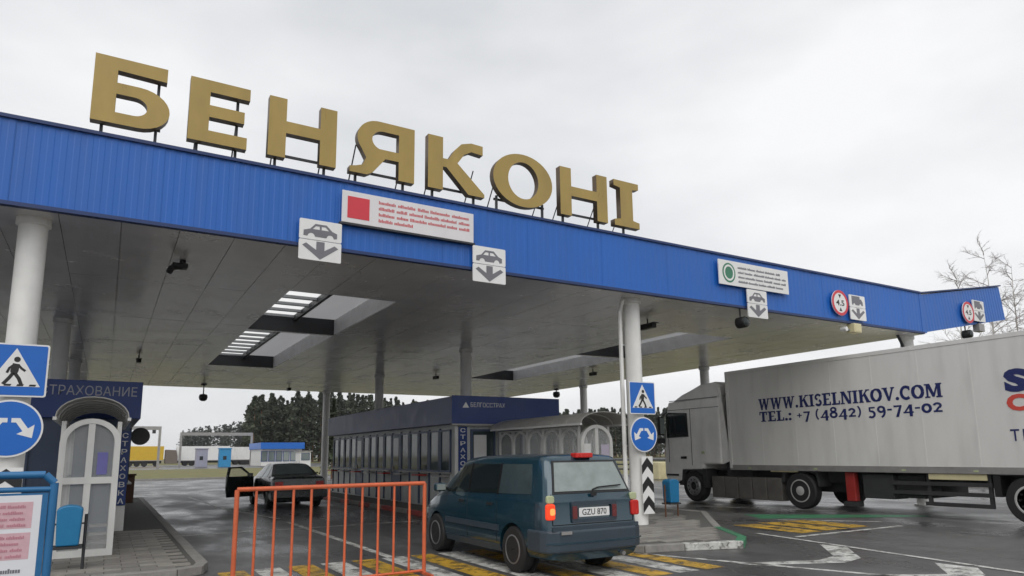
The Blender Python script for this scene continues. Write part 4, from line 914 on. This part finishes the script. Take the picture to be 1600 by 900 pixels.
def wheelw(parent, x, y, r, w, sgn, rim, dish):
    t = MB().lathe([(r*.60,-w/2),(r*.93,-w/2),(r,-w*.36),(r,w*.36),(r*.93,w/2),(r*.60,w/2)], (x, y, r), (1,0,0), 32).build('wheel', tyre_m, parent, smooth=35)
    xo = x+sgn*(w/2-.02)
    MB().lathe([(r*.63,0),(r*.63,.025),(r*.57,.03),(r*.54,-dish),(r*.28,-dish),(r*.25,dish*.3),(r*.10,dish*.3+.02)], (xo, y, r), (sgn,0,0), 28).build('rim', rim, t, smooth=35)
    mb = MB()
    for k in range(10):
        a = 2*math.pi*k/10; mb.tube((xo-sgn*(dish-.004), y+math.cos(a)*r*.42, r+math.sin(a)*r*.42), (xo-sgn*(dish-.012), y+math.cos(a)*r*.42, r+math.sin(a)*r*.42), r*.05, 8)
    mb.build('hand_holes', black, t)
for dx, sg in ((.2, -1), (2.24, 1)): wheelw(trk, X0+dx, 16.57, .49, .30, sg, rim_m, -.06)
for dx, sg in ((.18, -1), (2.26, 1)): wheelw(trk, X0+dx, 12.56, .49, .30, sg, rim_white, .11)
MB().prism([(11.95,.62),(12.0,1.0),(12.3,1.06),(12.85,1.06),(13.12,1.0),(13.16,.7),(13.1,.7),(13.05,.94),(12.8,1.01),(12.3,1.01),(12.05,.94),(12.0,.62)], (X0+.06, 0, 0), (0,1,0), (0,0,1), (1,0,0), .5).build('mudguard', chassis_m, trk)

# ---- semi-trailer
trl = empty('box_trailer', (X0+1.27, 8.2, 0), 'white box trailer with navy web address and phone number', 'trailer')
ty0, ty1, tz0, tz1 = 1.35, 14.95, 1.08, 4.03
MB().box(X0, X0+2.55, ty0, ty1, tz0, tz1).build('box_body', truck_white, trl, bevel=.02)
MB().box(X0-.012, X0+.03, ty0, ty1, tz0-.05, tz0+.10).build('bottom_rail', alu, trl); MB().box(X0-.012, X0+.03, ty0, ty1, tz1-.09, tz1+.012).build('top_rail', truck_white, trl, bevel=.005)
MB().box(X0-.014, X0+.05, ty1-.10, ty1+.01, tz0, tz1).build('corner_post', truck_white, trl, bevel=.005)
for i in range(11):
    yy = ty1-.1-(i+1)*1.16
    if yy > ty0+.2: MB().box(X0-.004, X0+.01, yy-.018, yy+.018, tz0+.11, tz1-.10).build('panel_joint', truck_white, trl)
MB().box(X0+.5, X0+.75, ty0, 14.4, .72, 1.04).box(X0+1.8, X0+2.05, ty0, 14.4, .72, 1.04).build('chassis', chassis_m, trl)
MB().box(X0+.3, X0+2.2, 5.8, 6.05, .5, .95).build('axle_frame', chassis_m, trl)
for i in range(3):
    for dx, sg in ((.2, -1), (2.35, 1)): wheelw(trl, X0+dx, 7.02-1.31*i, .50, .36, sg, rim_white, -.02)
MB().box(X0+.04, X0+.5, 3.6, 7.7, 1.0, 1.06).build('mudguard', chassis_m, trl); MB().box(X0+.03, X0+.5, 7.56, 7.7, .55, 1.0).build('mudguard_flap', black, trl)
for z in (.79, .57, .33): MB().box(X0+.05, X0+.08, 7.74, 9.95 if z > .4 else 9.2, z-.045, z+.045).build('side_guard_rail', chassis_m, trl)
for yy in (7.80, 9.1): MB().box(X0+.081, X0+.14, yy-.04, yy+.04, .3, 1.04).build('guard_post', chassis_m, trl)
MB().box(X0+.03, X0+.06, 7.82, 9.06, .89, 1.02).build('cream_panel', cream, trl); MB().box(X0+.03, X0+.06, 12.6, 13.5, .99, 1.03).build('cream_panel', cream, trl)
for yy in (10.93,): MB().box(X0+.10, X0+.28, yy+.04, yy+.30, .28, 1.02).build('landing_leg', mat('leg_red', (.30,.022,.018), .5, dirt=.3), trl, bevel=.02); MB().box(X0+.04, X0+.32, yy-.02, yy+.36, .15, .275).build('leg_foot', chassis_m, trl)
MB().box(X0+.1, X0+.7, 9.95, 10.75, .38, .98).build('tool_box', chassis_m, trl, bevel=.02); MB().box(X0+.3, X0+2.2, 9.3, 10.4, .42, .95).build('pallet_box', chassis_m, trl)
MB().tube((X0+.35, 8.9, .62), (X0+.35, 10.1, .62), .14, 14).build('air_tank', chassis_m, trl, smooth=40)
for yy in (14.2, 12.0, 9.6, 8.0): MB().box(X0-.018, X0-.012, yy-.05, yy+.05, tz0-.01, tz0+.03).build('marker_lamp', lamp_pale, trl)
# slab-serif lettering drawn as strokes
def R4(x0, y0, x1, y1): return [(x0,y0),(x1,y0),(x1,y1),(x0,y1)]
def ell(cx, cy, rx, ry, a0, a1, w, n=14): return ribbon([(cx+rx*math.cos(R_(a0+(a1-a0)*i/n)), cy+ry*math.sin(R_(a0+(a1-a0)*i/n))) for i in range(n+1)], w)
T = .24; h_ = .10
def serif(x, y, w=.36): return R4(x-w/2, y, x+w/2, y+h_)
GLY = {
 'W': (1.25, [[(.08,1),(.32,1),(.46,0),(.28,0)], [(.28,0),(.40,0),(.72,1),(.60,1)], [(.52,1),(.76,1),(.90,0),(.72,0)], [(.72,0),(.86,0),(1.14,1),(1.02,1)], serif(.20,.9,.36), serif(.64,.9,.3), serif(1.08,.9,.30)]),
 'K': (.98, [R4(.12,0,.36,1), serif(.24,0), serif(.24,.9), [(.36,.42),(.36,.58),(.70,1),(.84,1)], [(.44,.55),(.60,.70),(.94,0),(.66,0)], serif(.80,0,.36), serif(.77,.9,.32)]),
 'I': (.48, [R4(.12,0,.36,1), serif(.24,0,.46), serif(.24,.9,.46)]),
 'S': (.74, [ell(.37,.73,.22,.20,20,255,.17), ell(.37,.27,.22,.20,-160,75,.19)]),
 'E': (.82, [R4(.12,0,.36,1), R4(0,0,.74,h_+.02), R4(0,1-h_-.02,.72,1), R4(.36,.45,.60,.55), R4(.64,0,.75,.28), R4(.62,.74,.73,1)]),
 'L': (.76, [R4(.12,0,.36,1), R4(0,0,.70,h_+.02), serif(.24,.9,.48), R4(.60,0,.71,.32)]),
 'N': (1.0, [R4(.10,0,.24,1), R4(.74,0,.88,1), [(.10,1),(.36,1),(.88,0),(.62,0)], serif(.17,0,.34), serif(.81,.9,.34), serif(.17,.9,.3)]),
 'O': (.92, [ell(.45,.5,.34,.43,0,360,[.24 if abs(math.cos(2*math.pi*i/24)) > .5 else .15 for i in range(25)], 24)]),
 'V': (.96, [[(.08,1),(.34,1),(.58,0),(.40,0)], [(.40,0),(.56,0),(.88,1),(.75,1)], serif(.20,.9,.40), serif(.80,.9,.30)]),
 'C': (.84, [ell(.46,.5,.34,.43,50,310,.21), R4(.64,.66,.75,.96)]),
 'M': (1.2, [R4(.12,0,.26,1), R4(.86,0,1.10,1), [(.12,1),(.38,1),(.68,.18),(.52,.05)], [(.52,.05),(.66,.05),(.98,1),(.86,1)], serif(.19,0,.36), serif(.98,0,.42), serif(.19,.9,.36), serif(.98,.9,.42)]),
 'T': (.84, [R4(.29,0,.53,1), R4(.04,.87,.78,1), R4(.04,.66,.14,.9), R4(.68,.66,.78,.9), serif(.41,0,.46)]),
 '.': (.34, [circ(.15,.12,.13,None,12)]), ':': (.34, [circ(.15,.12,.13,None,12), circ(.15,.60,.13,None,12)]),
 '+': (.60, [R4(.08,.36,.50,.46), R4(.24,.20,.34,.62)]), '-': (.46, [R4(.06,.36,.38,.50)]), ' ': (.36, []),
 '(': (.44, [ell(.52,.42,.40,.60,125,235,.13)]), ')': (.44, [ell(-.12,.42,.40,.60,-55,55,.13)]),
 '7': (.66, [R4(.05,.60,.60,.75), [(.44,.66),(.60,.66),(.36,-.22),(.16,-.22)]]),
 '4': (.74, [R4(.42,-.22,.62,.75), R4(.02,.05,.70,.17), [(.02,.05),(.14,.05),(.60,.75),(.44,.75)]]),
 '8': (.72, [ell(.35,.74,.19,.18,0,360,.16,18), ell(.35,.28,.23,.22,0,360,.18,18)]),
 '2': (.66, [ell(.31,.52,.20,.18,170,-60,.16), [(.06,.0),(.24,.0),(.52,.46),(.38,.46)], R4(.06,0,.60,.14)]),
 '5': (.66, [R4(.14,.62,.56,.75), R4(.12,.34,.24,.72), ell(.29,.12,.22,.26,110,-140,.17)]),
 '9': (.70, [ell(.34,.50,.21,.22,0,360,.17,18), ell(.26,.32,.31,.50,15,-75,.16)]),
 '0': (.70, [ell(.34,.36,.24,.30,0,360,.19,20)]),
}
def letter_row(s, y_left, y_right, z, hgt, parent):
    tot = sum(GLY[c][0] for c in s); k = (y_left-y_right)/tot; x = 0
    fr = ((X0, y_left, z), (0,-1,0), (0,0,1), (-1,0,0))
    for c in s:
        w, ps = GLY[c]; mb = MB()
        for i, p in enumerate(ps): mb.prism([((x+q[0])*k, q[1]*hgt) for q in p], *fr, .0006+.0002*i, .0058)
        if ps: mb.build('lettering', navy_print, parent)
        x += w
letter_row('WWW.KISELNIKOV.COM', 13.74, 8.52, 2.77, .33, trl)
letter_row('TEL.: +7 (4842) 59-74-02', 13.74, 8.54, 2.43, .29, trl)
fr = ((X0, 7.24, 0), (0,-1,0), (0,0,1), (-1,0,0))
text('lettering', 'S', fr, 0, 2.76, .46, .50, navy_print, trl, .0058, .002, .06)
text('lettering', 'C', fr, 0, 2.36, .40, .36, red_print, trl, .0058, .002, .05)
text('lettering', 'T', fr, .0, 1.73, .17, .25, navy_print, trl, .0058, .002, .005); shape('lettering', [R4(.235,1.73,.265,1.98)], fr, .002, navy_print, trl, .0058)

# ------------------------------------------------------------------ far side of the checkpoint
def far_trailer(x0, x1, y, z0, z1, m, lab, cab=None):
    e = empty('parked_trailer', ((x0+x1)/2, y+1.2, 0), lab, 'trailer', 'trailers parked beyond the grass')
    MB().box(x0, x1, y, y+2.5, z0, z1).build('box_body', m, e, bevel=.03); MB().box(x0+.3, x1-.3, y+.4, y+2.1, .55, z0).build('chassis', chassis_m, e)
    MB().box(x0, x1, y-.03, y, z0, z0+.15).build('side_rail', alu, e)
    for k in range(3):
        wx = x0+1.6+k*1.25
        for yy in (y+.2, y+2.3): MB().lathe([(.2,-.15),(.48,-.15),(.48,.15),(.2,.15)], (wx, yy, .48), (0,1,0), 16).build('wheel', tyre_m, e)
    for yy in (y+.3, y+2.2): MB().lathe([(.2,-.15),(.48,-.15),(.48,.15),(.2,.15)], (x1-1.2, yy, .48), (0,1,0), 16).build('wheel', tyre_m, e)
    if cab: MB().prism([(x1+.3,.5),(x1+2.5,.5),(x1+2.45,1.9),(x1+2.2,3.1),(x1+.3,3.2)], (0, y+.05, 0), (1,0,0), (0,0,1), (0,1,0), 2.4).build('cab', cab, e, bevel=.08)
far_trailer(2.6, 9.9, 150, 1.05, 3.85, yellow_tarp, 'yellow covered trailer parked in the distance at left', mat('cab_brown', (.16,.13,.11), .5))
far_trailer(12.4, 22.2, 152, .95, 3.85, white_sign, 'white trailer parked in the distance behind the grey kiosk')
far_trailer(22.8, 27.4, 158, .95, 3.75, frame_white, 'short white trailer parked left of the blue roofed building')
def kiosk(x, y, m, lab, h=2.7, w=1.7):
    e = empty('kiosk', (x, y, 0), lab, 'kiosk', 'cabins beyond the grass')
    MB().box(x-w/2, x+w/2, y, y+1.7, .05, h).build('wall', m, e, bevel=.03); MB().box(x-w/2-.1, x+w/2+.1, y-.1, y+1.8, h, h+.15).build('roof', m, e)
    d = MB().box(x-w*.3, x+w*.2, y-.03, y, .15, 2.0).build('door', m, e); MB().box(x-w*.2, x+w*.1, y-.045, y-.03, 1.2, 1.8).build('pane', glass_dark, d)
kiosk(13.4, 120, mat('kiosk_grey', (.32,.32,.40), .5), 'pale grey cabin in front of the distant white trailer', 2.9)
kiosk(16.6, 118, mat('kiosk_blue', (.03,.25,.50), .5), 'bright blue cabin beside the distant white trailers', 2.9)
def gantry(x0, x1, y, z, lab, w=.35):
    e = empty('gantry', ((x0+x1)/2, y, 0), lab, 'gantry', 'lane gantries in the distance')
    for x in (x0, x1): MB().box(x-w/2, x+w/2, y, y+w, .0, z).build('post', alu, e)
    MB().box(x0-w/2, x1+w/2, y-.02, y+w+.02, z, z+.55).build('beam', alu, e)
    k = 3
    for i in range(k): xx = x0+(x1-x0)*(i+.5)/k; MB().box(xx-.25, xx+.25, y-.1, y-.03, z-.55, z-.02).build('lamp_unit', dark_steel, e)
gantry(2.2, 7.2, 120, 5.9, 'grey lane gantry above the yellow trailer'); gantry(11.5, 23.4, 135, 5.5, 'wide grey lane gantry in front of the blue roofed building')
e = empty('far_checkpoint', (26, 125, 0), 'distant checkpoint building with blue parapet and glazed front', 'building')
MB().box(23.2, 30.0, 124, 134, .05, 2.9).build('wall', frame_white, e); MB().box(22.9, 30.3, 123.4, 134.5, 2.9, 4.0).build('roof', sign_blue, e, bevel=.03)
for i in range(6): w_ = MB().box(23.1+i*1.22, 24.2+i*1.22, 123.93, 123.99, .8, 2.6).build('window', booth_navy, e); MB().box(23.2+i*1.22, 24.1+i*1.22, 123.9, 123.93, .9, 2.5).build('pane', glass_pale if i > 2 else glass_m, w_)
e = empty('white_booth', (31, 110, 0), 'small pale booth right of the distant blue roof', 'booth')
MB().box(25.9, 27.5, 108, 111, .05, 2.3).build('wall', frame_white, e); MB().box(25.7, 27.7, 107.8, 111.2, 2.3, 2.45).build('roof', alu, e); w_ = MB().box(26.05, 27.35, 107.95, 107.99, 1.0, 2.1).build('window', booth_dark, e); MB().box(26.15, 27.25, 107.92, 107.95, 1.1, 2.0).build('pane', glass_m, w_)
# rail fence and low wall on the right behind the lorry
e = empty('rail_fence', (30, 20, 0), 'dark rail fence on the verge behind the lorry', 'fence')
for i in range(24): MB().box(31.4, 31.5, -12+i*3-.05, -12+i*3+.05, .0, 1.15).build('post', dark_steel, e)
for z in (.45, .78, 1.08): MB().box(31.36, 31.40, -12, 57.5, z-.05, z+.05).build('rail', dark_steel, e)
e = empty('low_wall', (29.6, 30.5, 0), 'low cream concrete block wall in front of the lorry cab', 'wall')
for i in range(4): MB().box(28.3+i*.98, 29.26+i*.98, 31.0-i*1.1, 32.0-i*1.1, 0, 1.0).build('block', cream, e, bevel=.03)

# ------------------------------------------------------------------ trees
leafP = mat('pine_needles', (.044,.056,.032), .75, var=.45, scale=.35, rvar=0)
leafF = mat('far_wood', (.05,.06,.05), .8, var=.3, scale=.1, rvar=0)
barkP = mat('bark_pine', (.15,.085,.05), .85, var=.3); barkB = mat('bark_birch', (.42,.40,.38), .8, var=.4, scale=2); twig_m = mat('twigs', (.30,.265,.265), .85, var=.2)
rg = np.random.default_rng(5)
def pine(h, spruce=False, n=420, base=None):
    """leaf clumps for one conifer; returns verts (n*4,3) and trunk radius"""
    t = rg.random(n)**(.75 if spruce else .9); lo = .06 if spruce else .32
    z = h*(lo+(1-lo)*t)
    prof = (1-t)**.8*.21 if spruce else .17*np.sqrt(np.clip(1-(2*np.abs(t-.42))**2.2*.55-t**6*.45, .03, 1))*(1-.25*t)
    lay = .62+.38*np.sin(z*rg.uniform(1.6,3.0)+rg.random()*6); r = h*prof*lay*np.sqrt(rg.uniform(.15, 1, n)); a = rg.uniform(0, 2*math.pi, n)
    a = a+.5*np.sin(a*3+z); c = np.stack([r*np.cos(a), r*np.sin(a), z], 1); s = h*rg.uniform(.010, .024, n)
    u = rg.normal(size=(n, 3)); u[:, 2] *= .35; u /= np.linalg.norm(u, axis=1)[:, None]; w = np.cross(u, rg.normal(size=(n, 3))); w /= np.linalg.norm(w, axis=1)[:, None]
    return np.stack([c-u*s[:, None]-w*s[:, None]*.6, c+u*s[:, None]-w*s[:, None]*.6, c+u*s[:, None]+w*s[:, None]*.6, c-u*s[:, None]+w*s[:, None]*.6], 1).reshape(-1, 3)
def quads_obj(name, V_, m, parent=None, **k):
    me = bpy.data.meshes.new(name); n = len(V_)//4
    me.vertices.add(len(V_)); me.vertices.foreach_set('co', np.asarray(V_, np.float32).ravel()); me.loops.add(n*4); me.loops.foreach_set('vertex_index', np.arange(n*4))
    me.polygons.add(n); me.polygons.foreach_set('loop_start', np.arange(0, n*4, 4)); me.polygons.foreach_set('loop_total', np.full(n, 4)); me.update(); me.validate()
    return link(name, me, m, parent, **k)
# the mass of the pine wood
line_x = [(385,18.2,111,10.0),(430,23,114,10.9),(500,30.5,115.3,11.9),(560,37.1,115,11.3),(640,46.3,114.5,10.9),(720,55.5,112.6,10.4),(860,75.4,113,9.4),(920,83.7,111.4,10.0),(970,90.5,109.6,10.2),(1030,97.3,105.6,10.3),(1100,106,98,10.3),(1200,118,84,10.5)]
LX = np.array([l[1:] for l in line_x]); K = 1.62; parts = []; trunks = MB()
for i in range(330):
    u = rg.uniform(0, len(LX)-1); a = int(u); f = u-a; p = LX[a]*(1-f)+LX[min(a+1, len(LX)-1)]*f
    dd = 1+abs(rg.normal())*.10; x, y = p[0]*K*dd, p[1]*K*dd; h = (1.6+(p[2]-1.6)*K*dd)*rg.uniform(.84, 1.08)
    if x/y < 18.8/111: x = y*19.2/111
    parts.append(pine(h, rg.random() < .35, 620)+[x, y, 0]); ub = pine(h*.55, True, 200)*[1.5,1.5,.9]; parts.append(ub+[x, y, 0])
    trunks.tube((x, y, -.2), (x, y, h*.8), .2, 5, .08, cap=False)
wood = quads_obj('pine_wood', np.concatenate(parts), leafP); tag(wood, 'dark pine wood beyond the far side of the checkpoint', 'wood', kind='stuff')
trunks.build('trunks', barkP, wood)
parts = []
for i in range(150):
    f = rg.random(); x = 12+f*50; y = 345-f*12+rg.uniform(0, 40); h = np.interp(x/y, [.035,.086,.12,.155,.2], [8,13.6,16.5,19,21])*rg.uniform(.82, 1.02)
    if x/y < .086: continue
    parts.append(pine(h, False, 140)*[1.3,1.3,1]+[x, y, 0])
fwood = quads_obj('far_wood', np.concatenate(parts), leafF); tag(fwood, 'low hazy line of far woodland on the horizon at left', 'wood', kind='stuff')
def tree(name, x, y, h, lab, spruce, grp, n=900):
    e = empty(name, (x, y, 0), lab, 'tree', grp); quads_obj('crown', pine(h, spruce, n)+[x, y, 0], leafP, e); MB().tube((x, y, -.1), (x, y, h*.9), h*.016, 8, h*.004).build('trunk', barkP, e); return e
tree('pine_tree', 30.9, 176, 16.4, 'tall pine at the left end of the dark wood', False, 'edge trees', 700)
tree('pine_tree', 33.6, 182, 17.2, 'second pine from the left end of the dark wood', False, 'edge trees', 700)
tree('spruce_tree', 14.0, 49, 5.6, 'dark young spruce standing behind the rear column', True, 'edge trees', 1500)
def birch(x, y, h, lab, seed):
    e = empty('bare_birch', (x, y, 0), lab, 'tree', 'bare birches behind the trailer'); r = random.Random(seed)
    tr = MB(); pts = [Vector((x, y, -.1))]
    for i in range(8): pts.append(pts[-1]+Vector((r.uniform(-.12,.12), r.uniform(-.12,.12), h/8)))
    for i, (a, b_) in enumerate(zip(pts, pts[1:])): tr.tube(a, b_, .15*(1-i/8.6), 7, .15*(1-(i+1)/8.6), cap=False)
    tr.build('trunk', barkB, e); tw = MB()
    def branch(p, d, L, rad, lev):
        q = p
        for k in range(4):
            d = (d+Vector((r.uniform(-.2,.2), r.uniform(-.2,.2), r.uniform(-.06,.14)-.05*lev))).normalized(); q2 = q+d*L/4
            tw.tube(q, q2, rad*(1-k/5), 4, rad*(1-(k+1)/5), cap=False)
            if lev < 3:
                for _ in range(2 if lev < 2 else 2):
                    dd = (d+Vector((r.uniform(-1,1), r.uniform(-1,1), r.uniform(-.5,.6)))*.9).normalized(); branch(q2, dd, L*r.uniform(.35,.6), rad*.5, lev+1)
            q = q2
    for i in range(2, 8):
        for _ in range(4):
            a = r.uniform(0, 6.28); branch(pts[i]+(pts[min(i+1,8)]-pts[i])*r.random(), Vector((math.cos(a), math.sin(a), r.uniform(.3,1.0))).normalized(), h*.20*(1.15-i/9), .035, 1)
    tw.build('crown', twig_m, e)
birch(57.8, 27.8, 15.2, 'leftmost bare birch showing above the blue wing', 1); birch(60.2, 26.6, 17.2, 'tallest bare birch rising behind the wing end', 2)
birch(66.8, 27.6, 17.4, 'bare birch just right of the wing end', 3); birch(66.5, 25.3, 17.0, 'rightmost bare birch above the trailer', 4)

# ------------------------------------------------------------------ damp air
hz = bpy.data.materials.new('damp_air'); hz.use_nodes = True; t = hz.node_tree; t.nodes.clear(); o_ = t.nodes.new('ShaderNodeOutputMaterial'); pv = t.nodes.new('ShaderNodeVolumePrincipled')
pv.inputs['Color'].default_value = (.9,.92,.95,1); pv.inputs['Density'].default_value = .0002; pv.inputs['Anisotropy'].default_value = .2; t.links.new(pv.outputs[0], o_.inputs['Volume'])
haze = MB().box(-720, 920, -220, 1420, -1.6, 42).build('haze', hz); tag(haze, kind='stuff')
